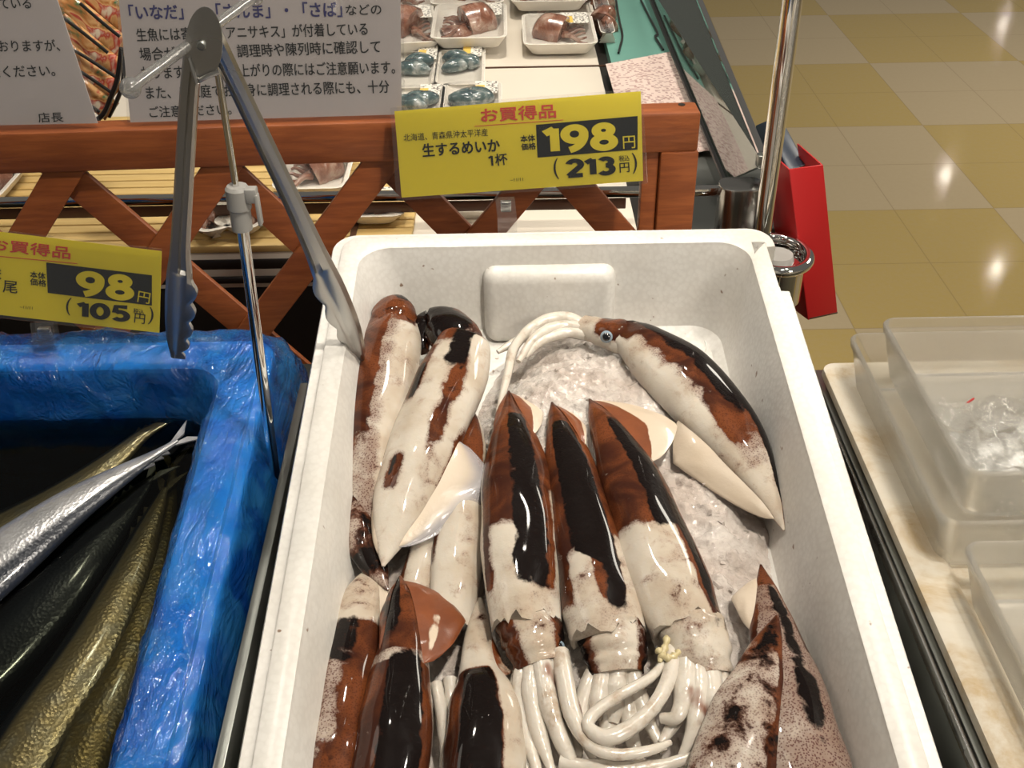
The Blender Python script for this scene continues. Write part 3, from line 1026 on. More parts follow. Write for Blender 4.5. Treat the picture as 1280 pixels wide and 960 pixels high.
sq = squid('right one of three centre squid, broad white patch and flared pale fin',
      [(737, 499, .054, 3), (751, 524, .056, 32), (771, 564, .058, 60), (795, 620, .062, 84), (817, 680, .064, 98), (838, 735, .064, 104), (859, 788, .060, 96)],
      lambda t, a: (0.95 * np.clip(1 - band(a, -.78, .42, .06) * band(t, .64, 2, .03) - band(a, -3, -.65, .06) * band(t, .78, 2, .05), 0, 1),
                    0.97 * np.maximum(band(a, .02, .62, .08) * band(t, .22, .66, .04), band(a, .50, .74, .06) * band(t, .55, .98, .03)), 0.15),
      fins=[dict(side=1, t0=.02, t1=.42, span=.040, droop=0.12, pat=lambda q, v: (0.95 * (1 - sstep(.30, .52, v)), 0, 0.1), peak=.62, lift=.4)],
      head=[(861, 782, .059, 90), (872, 814, .057, 84), (880, 848, .052, 70)], head_pat=lambda t, a: (0.1, 0.5 * band(a, .3, .9, .2) * band(t, 0, .4, .1), 0.05),
      eyes=[(852, 812, .062, 7)],
      arms=[[(866, 815, .056, 22), (864, 855, .056, 22), (850, 890, .050, 18), (826, 930, .046, 14)],
            [(890, 815, .052, 20), (898, 855, .052, 20), (892, 900, .048, 17), (870, 965, .042, 12)],
            [(878, 820, .056, 22), (880, 870, .056, 22), (876, 920, .050, 18), (846, 965, .044, 13)],
            [(700, 952, .048, 15), (756, 962, .050, 17), (824, 958, .050, 16), (884, 938, .048, 12)],
            [(860, 820, .062, 22), (857, 860, .062, 23), (846, 895, .058, 20), (826, 898, .054, 15)],
            [(872, 825, .062, 22), (874, 870, .062, 22), (866, 915, .056, 18), (852, 945, .050, 12)],
            [(884, 825, .060, 22), (890, 870, .060, 22), (884, 915, .056, 18), (864, 950, .050, 12)],
            [(896, 825, .056, 18), (904, 865, .056, 18), (902, 905, .054, 14), (886, 940, .048, 10)],
            # twin feeding tentacles crossing the pile
            [(835, 790, .062, 14), (840, 830, .066, 16), (826, 870, .070, 17), (796, 904, .070, 17), (760, 922, .070, 17), (736, 910, .070, 16), (742, 892, .070, 15), (776, 868, .070, 15), (812, 848, .068, 14), (830, 828, .066, 12)],
            [(848, 800, .066, 9), (862, 790, .068, 10), (882, 789, .068, 10), (896, 800, .066, 9)]])

for rows in ([(830, 762, .066, 9), (836, 786, .068, 11), (832, 806, .070, 9), (824, 828, .070, 7)], [(822, 812, .070, 8), (832, 822, .072, 10), (846, 818, .070, 8), (850, 804, .068, 6)],
             [(840, 780, .068, 6), (850, 790, .070, 9), (856, 806, .070, 7)]):
    P, Wd = spine3(rows, 20)
    m = MB()
    m.tube(P, list(Wd * (1 + .35 * np.sin(np.arange(20) * 1.9))), 9)
    m.build('gut_strand', M['gold'], sq, smooth=60)

# the one on the ice at the upper right
squid('squid lying alone on the ice at upper right, eye and tentacles to the left',
      [(980, 663, .040, 3), (962, 622, .042, 34), (926, 562, .046, 78), (884, 508, .050, 96), (846, 468, .052, 94), (806, 434, .052, 70), (786, 421, .050, 52)],
      lambda t, a: (0.95 * np.maximum.reduce([band(a, -.22, 3, .14) * band(t, .34, 2, .08), band(a, .42, 3, .08) * band(t, .03, .5, .05), band(a, -.30, -.05, .07) * band(t, .32, .50, .03), band(a, -.5, .4, .1) * band(t, .86, 2, .03)]),
                    0.95 * np.maximum(band(a, .06, 3, .16) * band(t, .42, 2, .06), band(a, .40, 3, .06) * band(t, .12, .5, .04)), 0.85 * band(a, -.35, .5, .2) * band(t, .25, 2, .1)),
      fins=[dict(side=-1, t0=.06, t1=.50, span=.030, droop=0.35, pat=lambda q, v: (0.12, 0.0, 0.25 + .15 * v), peak=.72, lift=.2)],
      head=[(794, 428, .048, 50), (772, 421, .048, 48), (748, 414, .046, 40), (728, 408, .044, 32)],
      head_pat=lambda t, a: (0.9 * band(t, .0, .62, .1) * band(a, -.7, 3, .1), 0.7 * band(a, .4, 2, .2), 0.3),
      eyes=[(758, 421, .062, 8)],
      arms=[[(736, 410, .046, 16), (700, 398, .046, 15), (664, 410, .044, 13), (640, 438, .042, 10)],
            [(738, 414, .046, 14), (704, 408, .048, 14), (670, 422, .048, 12), (648, 452, .046, 9)],
            [(736, 418, .044, 13), (708, 416, .046, 12), (678, 426, .046, 11), (656, 446, .044, 8)],
            [(736, 406, .044, 13), (696, 400, .042, 13), (650, 424, .040, 11), (622, 440, .038, 7)],
            [(660, 412, .044, 9), (642, 436, .044, 10), (634, 470, .042, 8), (622, 520, .040, 6), (618, 560, .038, 4)]])

# right bottom pair
squid('speckled purple squid with cream fin and dark stripe next to the right foam wall',
      [(951, 706, .036, 3), (958, 742, .038, 32), (968, 790, .042, 62), (980, 850, .046, 92), (992, 920, .050, 118), (1002, 990, .050, 128)],
      lambda t, a: (0.95 * np.maximum.reduce([band(t, -1, .16, .03), band(a, .55, 1.2, .1) * band(t, 0, .55, .1), band(a, -3, -.5, .1) * band(t, .3, 2, .1)]),
                    0.72 * band(a, .05, .40, .12) * band(t, .22, .85, .1), 0.95),
      fins=[dict(side=-1, t0=.10, t1=.42, span=.016, droop=0.3, pat=lambda q, v: (0.0, 0.0, 0.0), peak=.35, lift=.3)], nt=110)
squid('mottled squid at the lower right with blotchy dark skin, overlapping the speckled purple one',
      [(972, 768, .060, 3), (962, 802, .062, 34), (950, 842, .064, 62), (936, 890, .066, 92), (918, 960, .066, 112), (908, 1010, .064, 116)],
      lambda t, a: (0.40 + 0.6 * band(a, .50, 3, .08) + .3 * band(t, -1, .25, .05), 0.22 + 0.2 * band(a, -.5, .4, .2), 0.75), flat=.45, nt=110)

# left bottom row
squid('squid at lower left beside the foam wall, cream tail above a dark body',
      [(462, 708, .026, 3), (456, 735, .028, 40), (448, 768, .032, 66), (440, 815, .036, 76), (430, 870, .040, 86), (420, 930, .042, 90), (412, 990, .042, 86)],
      lambda t, a: (0.95 * np.clip(1 - band(a, -.85, 1.5, .07) * band(t, .06, .42, .02), 0, 1) * (1 - .5 * band(a, -.6, .1, .2) * band(t, .55, .9, .1)) * (1 - band(a, .85, 3, .08)),
                    0.75 * np.maximum(band(a, -.6, .15, .12) * band(t, .40, .60, .03), band(a, -3, -.6, .1) * band(t, .5, 2, .1)), 0.9 * band(t, .42, 2, .03)),
      fins=[dict(side=1, t0=.05, t1=.42, span=.010, droop=0.3, pat=lambda q, v: (0.0, 0.0, 0.0), peak=.5, lift=.4)])
squid('lower left squid with an orange brown fin on its right and a wet black back',
      [(500, 720, .046, 3), (502, 748, .048, 32), (503, 795, .050, 56), (500, 850, .052, 76), (494, 910, .054, 92), (486, 980, .054, 96)],
      lambda t, a: (0.95 * (1 - band(a, .95, 3, .06) * band(t, .5, 2, .1)) * (1 - .55 * band(t, .50, .56, .01)), 0.95 * np.maximum(band(a, -.25, .55, .10) * band(t, .52, 2, .05), band(a, -.8, -.1, .15) * band(t, .0, .45, .1)), 0.3),
      fins=[dict(side=1, t0=.06, t1=.56, span=.030, droop=0.25, pat=lambda q, v: (0.95 - .5 * band(v, .25, .5, .08) * band(q, .5, .9, .05), 0.0, 0.0), peak=.55, lift=.5),
            dict(side=-1, t0=.06, t1=.5, span=.006, droop=0.5, pat=lambda q, v: (0.95, 0.5, 0.0), peak=.55, lift=.5)],
      arms=[[(545, 855, .036, 14), (552, 890, .036, 13), (556, 930, .034, 12), (554, 965, .030, 10)], [(562, 850, .034, 14), (566, 890, .034, 13), (562, 940, .032, 10)]])
squid('squid at the bottom centre with a cream tail cone, black band and white right flank',
      [(600, 748, .034, 5), (599, 785, .036, 30), (598, 835, .040, 50), (604, 872, .044, 82), (606, 930, .046, 102), (602, 995, .046, 104)],
      lambda t, a: (0.95 * band(a, -3, .32, .06) * band(t, .46, 2, .015), 0.95 * band(a, -.42, .30, .08) * band(t, .47, 2, .02), 0.15),
      fins=[dict(side=1, t0=.25, t1=.52, span=.010, droop=0.4, pat=lambda q, v: (0.55, 0.0, 0.1), peak=.8, lift=.4)])

# ------------------------------------------------------------------ blue bag lined box with saury
QO = np.array([-0.400, 0.706, 1.0030])
bb = thing('foam_box', 'foam box wrapped in blue film at the left, holding dark water and saury', 'box', QO)
foam_box(bb, 0.2195, 0.50, 0.036, 0.085, 0.105, QO, block=False)


def film_pt(p, k, amp):
    v = Vector(p)
    w = Vector((noise.noise(v * 20), noise.noise(v * 20 + Vector((5, 5, 5))), 0)) * .02
    u = v + w
    a = noise.noise(v * 22) + 0.9 * (0.35 - abs(noise.noise(u * 38 + Vector((3, 1, 7))))) * 2 + 0.7 * (0.3 - abs(noise.noise(u * 85))) * 1.6
    return np.array(p) + EZ * amp * a + EX * amp * 0.9 * noise.noise(u * 42 + Vector((9, 9, 2))) + EY * amp * 0.9 * (noise.noise(u * 44 + Vector((1, 5, 2))) + .5 * a)


def resample(L, n):
    L = np.array(L + [L[0]])
    d = np.concatenate([[0], np.cumsum(np.linalg.norm(np.diff(L, axis=0), axis=1))])
    s = np.linspace(0, d[-1], n, endpoint=False)
    return np.stack([np.interp(s, d, L[:, k]) for k in range(2)], 1)


prof = [(-0.021, -0.100, .006), (-0.021, -0.085, .006), (-0.021, -0.06, .006), (-0.018, -0.04, .005), (-0.014, -0.022, .004), (-0.007, -0.008, .003), (-0.003, 0.0025, .0018), (0.004, 0.0055, .0014),
        (0.012, 0.0058, .0013), (0.020, 0.0055, .0013), (0.029, 0.0050, .0014), (0.036, 0.0025, .002), (0.0405, -0.006, .003), (0.0435, -0.018, .004), (0.047, -0.034, .004), (0.050, -0.052, .003), (0.056, -0.070, .001), (0.066, -0.082, .0005), (0.085, -0.082, 0)]
prof = catmull(prof, 74)
loops = []
for ins, z, amp in prof:
    L = resample(rrect(-0.2195 + ins, 0.2195 - ins, -0.50 + ins, -ins, 0.03, 8), 420)
    loops.append([film_pt(bl(a, b, z, QO), 0, amp * (1.0 + 1.1 * max(0, 1 + b / .06)) * .75) for a, b in L])
m = MB()
m.loops(loops, False, True)
fm = m.build('bag_liner', M['film'], loc=QO, smooth=50)
props(fm, 'crumpled blue plastic film lining the left foam box and folded over its rim', 'bag')

WZ = -0.040
m = MB()
m.loops([[bl(a, b, z, QO) for a, b in rrect(-0.2195 + i, 0.2195 - i, -0.50 + i, -i, 0.028, 8)] for i, z in ((.066, -.079), (.056, -.068), (.049, WZ - .008), (.0475, WZ))], True, True)
wt = m.build('water', M['water'], loc=bl(0, -.25, WZ, QO), smooth=0)
props(wt, 'dark still water filling the blue lined box around the saury', 'water')


def saury(label, rows, gold, dark_side=1, flat=0.55, tail=True, roll=0.0, dark=0.0):
    R = []
    for x, y, h, w in rows:
        P = at_plane(x, y, QO + h * EZ, EZ)
        R.append([*P, w / FPX * depth(P) / 2])
    C = catmull(R, 60)
    P, Wd = C[:, :3], np.maximum(C[:, 3], 0.0008)
    root = thing('saury', label, 'fish', P[30] - EZ * Wd[30] * flat, 'saury in the blue lined box')
    pat = lambda t, a: (np.maximum(dark, band(a * dark_side, .30, 1.75, .3)), 0.0 * t, gold + 0 * t)
    body_mesh(P, Wd, flat, pat, na=32, wob=0.03, roll=roll).build('body', M['fish'], root, smooth=60)
    T = tangents(list(P))
    s, up = frame(T[0])
    w0 = Wd[0]
    m = MB()
    a, d = P[0] + T[0] * 0.004, -T[0]
    for sg in (-1, 1):
        tip = P[0] + d * 0.017 + s * sg * 0.013
        q = [a + s * sg * w0 * .2, a + s * sg * w0, tip, P[0] + d * .007 + s * sg * .002]
        m.hexa([p - up * .0006 for p in q], [p + up * .0006 for p in q])
    m.att = {'pig': np.tile(np.array([[.35, 0, gold, 1]]), (len(m.v), 1))}
    m.build('tail_fin', M['fish'], root)
    # small finlets and dorsal fin near the tail
    m = MB()
    for k in (8, 11, 14):
        s, up = frame(T[k])
        b0, b1 = P[k] + s * dark_side * Wd[k] * .9, P[k + 3] + s * dark_side * Wd[k + 3] * .9
        m.hexa([b0 - up * .0005, b1 - up * .0005, b0 + s * dark_side * .004 - up * .0005, b0 + s * dark_side * .002 - up * .0005],
               [b0 + up * .0005, b1 + up * .0005, b0 + s * dark_side * .004 + up * .0005, b0 + s * dark_side * .002 + up * .0005])
    m.att = {'pig': np.tile(np.array([[.6, 0, gold, 1]]), (len(m.v), 1))}
    m.build('dorsal_fin', M['fish'], root)
    return root


saury('silver saury breaking the water surface, bright body with forked tail at upper right', [(222, 551, -.034, 9), (195, 568, -.034, 16), (135, 604, -.034, 42), (70, 648, -.035, 70), (0, 702, -.037, 94), (-80, 765, -.040, 109)], 0.0, dark_side=1, flat=.42)
saury('bronze saury under water behind the bright silver one', [(214, 524, -.046, 9), (180, 543, -.048, 21), (130, 585, -.052, 39), (60, 635, -.056, 60), (-40, 690, -.058, 78)], 0.8, dark_side=-1, flat=.5)
saury('dark backed saury under water just below the bright silver one', [(190, 596, -.054, 8), (160, 630, -.056, 36), (100, 700, -.058, 78), (40, 770, -.060, 100), (-40, 850, -.062, 110)], 0.1, dark_side=-1, flat=.42, dark=.9)
saury('golden saury under water in the lower middle of the water, curving toward the bottom edge', [(206, 610, -.056, 8), (190, 650, -.056, 29), (160, 720, -.057, 57), (115, 810, -.058, 81), (50, 910, -.058, 96), (0, 990, -.058, 104)], 0.9, dark_side=-1, flat=.5)
saury('golden saury nearest the right edge of the blue lined box, narrow body under water', [(216, 580, -.064, 8), (208, 640, -.064, 26), (186, 730, -.063, 55), (150, 840, -.062, 75), (105, 940, -.062, 86), (80, 1010, -.062, 88)], 1.0, dark_side=-1, flat=.5)

# ------------------------------------------------------------------ lattice fence
FY = 0.850
FA = math.radians(2.2)
FX, FN = np.array([math.cos(FA), math.sin(FA), 0]), np.array([math.sin(FA), -math.cos(FA), 0])
FO = np.array([0.158, FY, 1.0])
FZ = np.array([0, 0, 1.0])
fence = thing('lattice_fence', 'red brown wooden lattice screen standing behind the fish boxes', 'fence', (-0.2, FY, 0.70))
HT = 0.026


def zfence(x, y): return at_plane(x, y, FO, FN)


def fl_(P):
    """fence coordinates: along, up"""
    return float(np.dot(P - FO, FX)), float(P[2])


def fbox(name, x0, x1, z0, z1, d0, d1, bevel=.002):
    m = MB()
    m.box(FO + FX * (x0 + x1) / 2 - FN * (d0 + d1) / 2 + FZ * ((z0 + z1) / 2 - 1.0), (x1 - x0, d1 - d0, z1 - z0), (FX, -FN, FZ))
    return m.build(name, M['wood'], fence, bevel=bevel)


# the back edge of the rail's top shows 10 px above its front edge
xr, ztop = fl_(zfence(877, 140))
xi, zbot = fl_(zfence(826, 191))
zbot = fl_(zfence(400, 206))[1]
fbox('top_rail', -.85, xr, zbot, ztop, 0, HT, .003)
fbox('post', xi, xr + .0008, 0.70, zbot + .001, -.0006, HT, .002)
fbox('side_batten', xi - .014, xi - .0005, .70, zbot, .004, .016, .001)
fbox('bottom_rail', -.85, xr, .70, .74, 0.0, HT, .003)
m = MB()
m.lathe(at_plane(852, 131, (0, 0, ztop), FZ), [(.0030, -.001), (.0030, .0004)], 16)
m.build('screw_hole', M['dark'], fence)


def strip(px, sgn, yy, thick=0.006, half=0.0135):
    cx, cz = fl_(zfence(px, 255))
    ang = math.radians(51)
    d = np.array([math.cos(ang) * sgn, math.sin(ang)])
    nrm = np.array([-d[1], d[0]])
    z1, z0 = zbot + 0.003, 0.735
    c = np.array([cx, cz])

    def cut(p, z): return p + d * ((z - p[1]) / d[1])
    q = [cut(c + nrm * half, z0), cut(c - nrm * half, z0), cut(c - nrm * half, z1), cut(c + nrm * half, z1)]
    q = [FO + FX * p[0] + FZ * (p[1] - 1.0) for p in q]
    mm = MB()
    mm.hexa([p - FN * (yy + thick) for p in q], [p - FN * yy for p in q])
    mm.build('lattice_strip', M['wood'], fence, bevel=0.0008)


for px in (-135, 56, 247, 440, 642):
    strip(px, 1, 0.004)
for px in (-90, 112, 316, 528, 735):
    strip(px, -1, 0.0105)

# ------------------------------------------------------------------ price signs
def price_sign(label, corners, card_c, plane, price, name_lines, digits, sub, extra, clip, rimz):
    o, n = plane
    P = [at_plane(*c, o, n) for c in corners]
    root = thing('price_sign', label, 'sign', (P[2] + P[3]) / 2)
    nn = np.array(n)
    m = MB()
    card(m, card_c, plane, 0.0005, 0.0)
    m.build('card', M['yellow'], root, smooth=0)
    m = MB()
    card(m, corners, plane, 0.0010, 0.0022)
    m.build('clear_holder', M['clear'], root, smooth=0)
    m = MB()
    for a in name_lines['red']: letter(m, *a[:4], plane, bold=a[4])
    for seg in name_lines.get('redline', []):
        card(m, seg, plane, 0.0001, 0.0006)
    m.build('red_lettering', M['red'], root, smooth=0)
    m = MB()
    card(m, digits['panel'], plane, 0.0002, 0.0004)
    m.build('price_panel', M['ink'], root, smooth=0)
    m = MB()
    for a in digits['yellow']: letter(m, *a[:4], plane, lift=0.0009, bold=a[4])
    m.build('price_digits', M['yellow'], root, smooth=0)
    m = MB()
    for a in name_lines['black']: letter(m, *a[:4], plane, bold=a[4])
    m.build('black_lettering', M['ink'], root, smooth=0)
    # clear clip: an upright strap with folded foot gripping the rim
    (x0, y0), (x1, y1), wpx = clip
    a, b = at_plane(x0, y0, o, n), at_plane(x1, y1, *rimz)
    s = depth(a) / FPX * wpx / 2
    ex = np.array([1., 0, 0])
    m = MB()
    nl = -nn * 0.0
    pts = [a + nn * .004, (a + b) / 2 + nn * .004, b + nn * .003, b + np.array([0, -.004, -.028])]
    loops = [[p - ex * s + nn * .0008, p + ex * s + nn * .0008, p + ex * s - nn * .0008, p - ex * s - nn * .0008] for p in pts]
    m.loops(loops, True, True)
    pts = [a - nn * .004, (a + b) / 2 - nn * .004, b - nn * .010, b + np.array([0, .010, -.020])]
    loops = [[p - ex * s + nn * .0008, p + ex * s + nn * .0008, p + ex * s - nn * .0008, p - ex * s - nn * .0008] for p in pts]
    m.loops(loops, True, True)
    m.build('clip', M['clear'], root, smooth=20)
    m = MB()
    c = a * .55 + b * .45
    m.box(c, (s * 1.1, .005, .009))
    m.build('clip_spring', M['steel'], root, bevel=.001)
    return root


o1 = at_plane(635, 268, BO, EZ) + np.array([0, 0.0, 0])
pl1 = (o1, nplane(24))
price_sign('yellow price sign reading 198 yen, clipped to the back rim of the white foam box',
           [(488, 135), (803, 111), (809, 229), (496, 251)], [(493, 139), (801, 114), (804, 226), (502, 247)], pl1, None,
           dict(red=[('お買得品', (602, 153), (695, 147), 17, .042)], redline=[[(593, 157.5), (704, 149.5), (704, 150.3), (593, 158.3)]],
                black=[('北海道、青森県沖太平洋産', (505, 177), (610, 170), 9.5, .0), ('生するめいか', (529, 196), (625, 189), 16, .038), ('1', (611, 207.5), (617, 207), 13, .02), ('杯', (620, 207.5), (635, 205.5), 15, .022),
                       ('本体', (651, 178), (669, 176.5), 8.5, .034), ('価格', (652, 188), (670, 186.5), 8.5, .034),
                       ('(', (693, 224), (699, 223.5), 26, .0), ('213', (708, 223), (770, 218.5), 24, .050), ('税込', (774, 202), (787, 201), 7.5, .006), ('円', (775, 216), (787, 215), 12, .012), (')', (791, 217), (797, 216.5), 26, .0),
                       ('~11/11', (638, 227), (654, 226), 4, .0)]),
           dict(panel=[(670, 156), (797, 145), (797, 187), (672, 197)], yellow=[('198', (679, 194), (773, 187.5), 36, .058), ('円', (779, 186), (794, 185), 15.5, .012)]),
           None, None, ((631, 246), (634, 272), 24), (BO + .004 * EZ, EZ))

o2 = at_plane(60, 432, QO + .006 * EZ, EZ)
pl2 = (o2, nplane(24))
price_sign('yellow price sign reading 98 yen, clipped to the back of the blue lined box',
           [(-135, 271), (203, 311), (200, 419), (-135, 382)], [(-130, 274), (202, 314), (199, 416), (-130, 379)], pl2, None,
           dict(red=[('お買得品', (-12, 312), (88, 324), 15, .042)], redline=[[(-20, 318), (97, 329), (97, 329.9), (-20, 318.9)]],
                black=[('北海道産', (-90, 326), (-30, 333), 9, .0), ('生さんま', (-75, 341), (2, 350), 15, .012), ('1', (-12, 363), (-6, 363.5), 13, .02), ('尾', (4, 365), (22, 367), 15, .012),
                       ('本体', (38, 347), (57, 349.5), 8.5, .034), ('価格', (38, 356), (58, 358.5), 8.5, .034),
                       ('(', (82, 393), (88, 394), 22, .0), ('105', (96, 397), (163, 403), 21, .05), ('税込', (167, 392), (180, 393.5), 7, .006), ('円', (168, 403), (181, 405), 12, .012), (')', (185, 405), (191, 406), 22, .0),
                       ('~11/11', (25, 385), (41, 387), 3.5, .0)]),
           dict(panel=[(58, 328), (190, 344), (190, 382), (60, 366)], yellow=[('98', (95, 370), (168, 377), 33, .058), ('円', (172, 377), (187, 380), 14, .012)]),
           None, None, ((55, 402), (58, 432), 28), (QO + .008 * EZ, EZ))

# ------------------------------------------------------------------ white notices on the fence rail
pl3 = (FO - FN * .006 + FZ * (ztop - 1.0 + .0005), nplane(14, 2.2))


def notice(label, corners, black, navy):
    o, n = pl3
    P = [at_plane(*c, o, n) for c in corners]
    root = thing('notice', label, 'notice', (P[2] + P[3]) / 2)
    m = MB()
    card(m, corners, pl3, 0.0008, 0.0)
    m.build('sheet', M['paper'], root, smooth=0)
    m = MB()
    for a in black: letter(m, *a[:4], pl3, bold=a[4])
    m.build('black_lettering', M['ink'], root, smooth=0)
    if navy:
        m = MB()
        for a in navy: letter(m, *a[:4], pl3, bold=a[4])
        m.build('blue_lettering', M['navy'], root, smooth=0)
    m = MB()
    cx = [(x + dx, y + dy) for (x, y), (dx, dy) in zip(corners, ((-3, -3), (4, -3), (4, 0), (-3, 0)))]
    card(m, cx, pl3, 0.0003, 0.0012)
    m.build('laminate', M['lamin'], root, smooth=0)
    return root


notice('large white laminated notice behind the tongs, with blue heading and lines of black text',
       [(143, -60), (500, -60), (502, 143), (163, 153)],
       [('などの', (433, 19), (477, 18), 13, .014), ('生魚には寄生虫「アニサキス」が付着している', (172, 52), (460, 44), 16.5, .014),
        ('場合があります。調理時や陳列時に確認して', (176, 76), (476, 66), 16.5, .014), ('おりますが、お召し上がりの際にはご注意願います。', (178, 99), (494, 92), 16.5, .014),
        ('また、ご家庭でお刺身に調理される際にも、十分', (184, 124), (487, 116), 16.5, .014), ('ご注意ください。', (188, 147), (290, 143), 14, .014)],
       [('「いなだ」・「さんま」・「さば」', (163, 25), (428, 21), 19, .036)])
notice('white laminated notice at the far left of the fence rail, cut by photo edge',
       [(-190, -60), (52, -60), (122, 154), (-170, 160)],
       [('販売している', (-42, 12), (40, 11), 15, .014), ('加熱しておりますが、', (-60, 66), (76, 64), 15, .014), ('ご注意ください。', (-42, 98), (70, 95), 15, .014), ('店長', (49, 153), (80, 152), 12, .016)], [])

# ------------------------------------------------------------------ hanging stand and tongs
PX, PY = -0.163, 0.586


def on(x, y, Y=PY): return at_y(x, y, Y)


sd = thing('utensil_stand', 'thin chrome telescopic stand between the two boxes, carrying the tongs on a cross bar', 'stand', (PX, PY, 0.93))
pb, pm, ptp = on(339, 556), on(303, 285), on(268, 62)
m = MB()
m.tube([pb + (pb - pm) * .2, pb, pm], 0.0036, 16)
m.build('lower_tube', M['chrome'], sd)
m = MB()
m.tube([pm, ptp], 0.0021, 14)
m.build('upper_rod', M['chrome'], sd)
c0, c1 = on(303, 286), on(296, 232)
ax = (c1 - c0) / np.linalg.norm(c1 - c0)
m = MB()
m.tube([c0, c0 + (c1 - c0) * .45, c0 + (c1 - c0) * .5, c0 + (c1 - c0) * .93, c1], [.0062, .0062, .0072, .0072, .0058], 20)
m.build('collar', M['grey'], sd)
m = MB()
q = c0 + (c1 - c0) * .75
m.box(q + np.array([.0085, -.002, .002]), (.007, .007, .009))
m.box(q + np.array([.0115, -.003, -.007]), (.0025, .006, .020))
m.build('clamp_lever', M['grey'], sd, bevel=.001)
m = MB()
b0, b1 = on(163, 110, PY - .075), on(318, -4, PY + .06)
m.tube([b0, b1], .0029, 14)
m.build('cross_bar', M['barplastic'], sd)
m = MB()
m.lathe(b0, [(.0052 * math.cos(w), .0052 * math.sin(w)) for w in np.linspace(-1.55, 1.55, 12)], 18)
m.build('ball_end', M['barplastic'], sd, smooth=60)
m = MB()
m.lathe(b1, [(.0052 * math.cos(w), .0052 * math.sin(w)) for w in np.linspace(-1.55, 1.55, 12)], 18)
m.build('ball_end', M['barplastic'], sd, smooth=60)

TY = PY - 0.012
tg = thing('tongs', 'steel kitchen tongs hanging open, right scalloped tip inside the white box', 'tongs', on(254, 60, TY))


def tong_arm(rows, inward, Y0, Y1, scallop):
    """channel section arm: rows of (px, py, width px); from pivot down to the tip"""
    R = []
    for k, (x, y, w) in enumerate(rows):
        q = k / (len(rows) - 1)
        P = on(x, y, Y0 + (Y1 - Y0) * q)
        R.append([*P, w / FPX * depth(P) / 2])
    n = 90
    C = catmull(R, n)
    P, Wd = C[:, :3], C[:, 3]
    T = tangents(list(P))
    fwd = np.array([0, -1.0, 0])
    loops = []
    for i in range(n):
        t = i / (n - 1)
        s = np.cross(T[i], fwd)
        s /= np.linalg.norm(s)
        if s[0] < 0: s = -s
        f2 = np.cross(s, T[i])
        if np.dot(f2, fwd) < 0: f2 = -f2
        w = Wd[i]
        wave = 0.0
        if t > scallop:
            wave = abs(math.sin((t - scallop) / (1 - scallop) * math.pi * 4.5)) * 0.0036
        dep = 0.006 * (1 - .45 * sstep(.75, 1, np.array(t)))
        # a folded channel: front face bulged, rear lips inward
        inn = s * inward
        g = .5 if t < scallop - .03 else .12
        L = [P[i] - inn * w + f2 * dep * .1, P[i] - inn * w * .72 + f2 * dep * .5, P[i] - inn * w * .02 + f2 * dep * .55, P[i] + inn * w * .12 + f2 * dep * (.55 - g),
             P[i] + inn * w * .58 + f2 * dep * (.55 - g), P[i] + inn * w * .70 + f2 * dep * .48, P[i] + inn * (w + wave) + f2 * dep * .30,
             P[i] + inn * (w + wave) - f2 * dep * .35, P[i] - inn * (w - .0008) - f2 * dep * .35]
        loops.append(L)
    m = MB()
    m.loops(loops, True, True)
    return m


tong_arm([(262, 30, 24), (275, 60, 25), (301, 115, 24), (331, 178, 24), (363, 245, 24), (393, 310, 27), (413, 355, 34), (433, 400, 31), (446, 432, 20), (452, 448, 9)], -1, TY, .655, .64).build('arm', M['tongs'], tg, smooth=40)
tong_arm([(250, 28, 24), (243, 60, 24), (237, 110, 23), (233, 170, 23), (229, 240, 23), (225, 310, 24), (224, 345, 31), (222, 385, 31), (220, 420, 24), (219, 446, 11)], 1, TY - .004, .575, .68).build('arm', M['tongs'], tg, smooth=40)
# rounded head plates and rivet, locking loop
m = MB()
c = on(254, 52, TY - .008)
ax2 = (f_ * -1)
L0, L1 = [], []
for k in range(28):
    w = 2 * math.pi * k / 28
    p = on(255 + 23 * math.cos(w), 55 + 46 * math.sin(w) * (1 if math.sin(w) < 0 else .95), TY - .009)
    L0.append(p)
    L1.append(p + np.array([0, .0012, 0]))
m.loops([L0, L1], True, True)
m.build('hinge_plate', M['tongs'], tg)
m = MB()
m.lathe(on(252, 57, TY - .0095), [(.0022, -.001), (.0026, .0004), (.0018, .0012), (.0006, .0014)], 16, (EX, np.array([0, 0, 1.]), np.array([0, -1., 0])))
m.build('rivet', M['dark_steel'], tg)
m = MB()
m.tube([on(236, 72, TY - .01), on(246, 105, TY - .011), on(250, 100, TY - .011), on(262, 94, TY - .011), on(274, 90, TY - .01)], .0014, 8)
m.build('spring_clip', M['tongs'], tg)

# ------------------------------------------------------------------ refrigerated case behind the fence
DZ = 0.930
cs = thing('refrigerated_case', 'open refrigerated seafood case with pale deck, behind the lattice fence', 'case', (-0.2, 1.6, 0.0))
gx0 = at_z(760, 128, DZ)[0]
m = MB()
m.box(((-1.3 + gx0) / 2, 1.72, DZ - .02), (gx0 + 1.3, 1.48, .04))
m.build('deck', M['board'], cs, bevel=.002)
seam = at_z(690, 84, DZ)[1]
for Y in (seam, seam + .42):
    m = MB()
    m.box((.02, Y, DZ + .0008), (.28, .003, .002))
    m.build('deck_seam', M['brown'], cs)
m = MB()
m.box((-0.55, 1.03, 0.45), (1.62, 0.06, 0.86))
m.build('front_panel', M['dark'], cs, bevel=.003)
m = MB()
for z, d in ((.918, .012), (.900, .008)):
    m.box((-0.55, .985 + d * .3, z), (1.62, .02, d))
m.build('front_lip', M['dark'], cs, bevel=.002)
RY, RZ = 1.015, at_y(780, 240, 1.015)[2]
xr0 = at_y(905, 236, RY)[0]
m = MB()
m.box(((-1.3 + xr0) / 2, RY, RZ), (xr0 + 1.3, .010, .010))
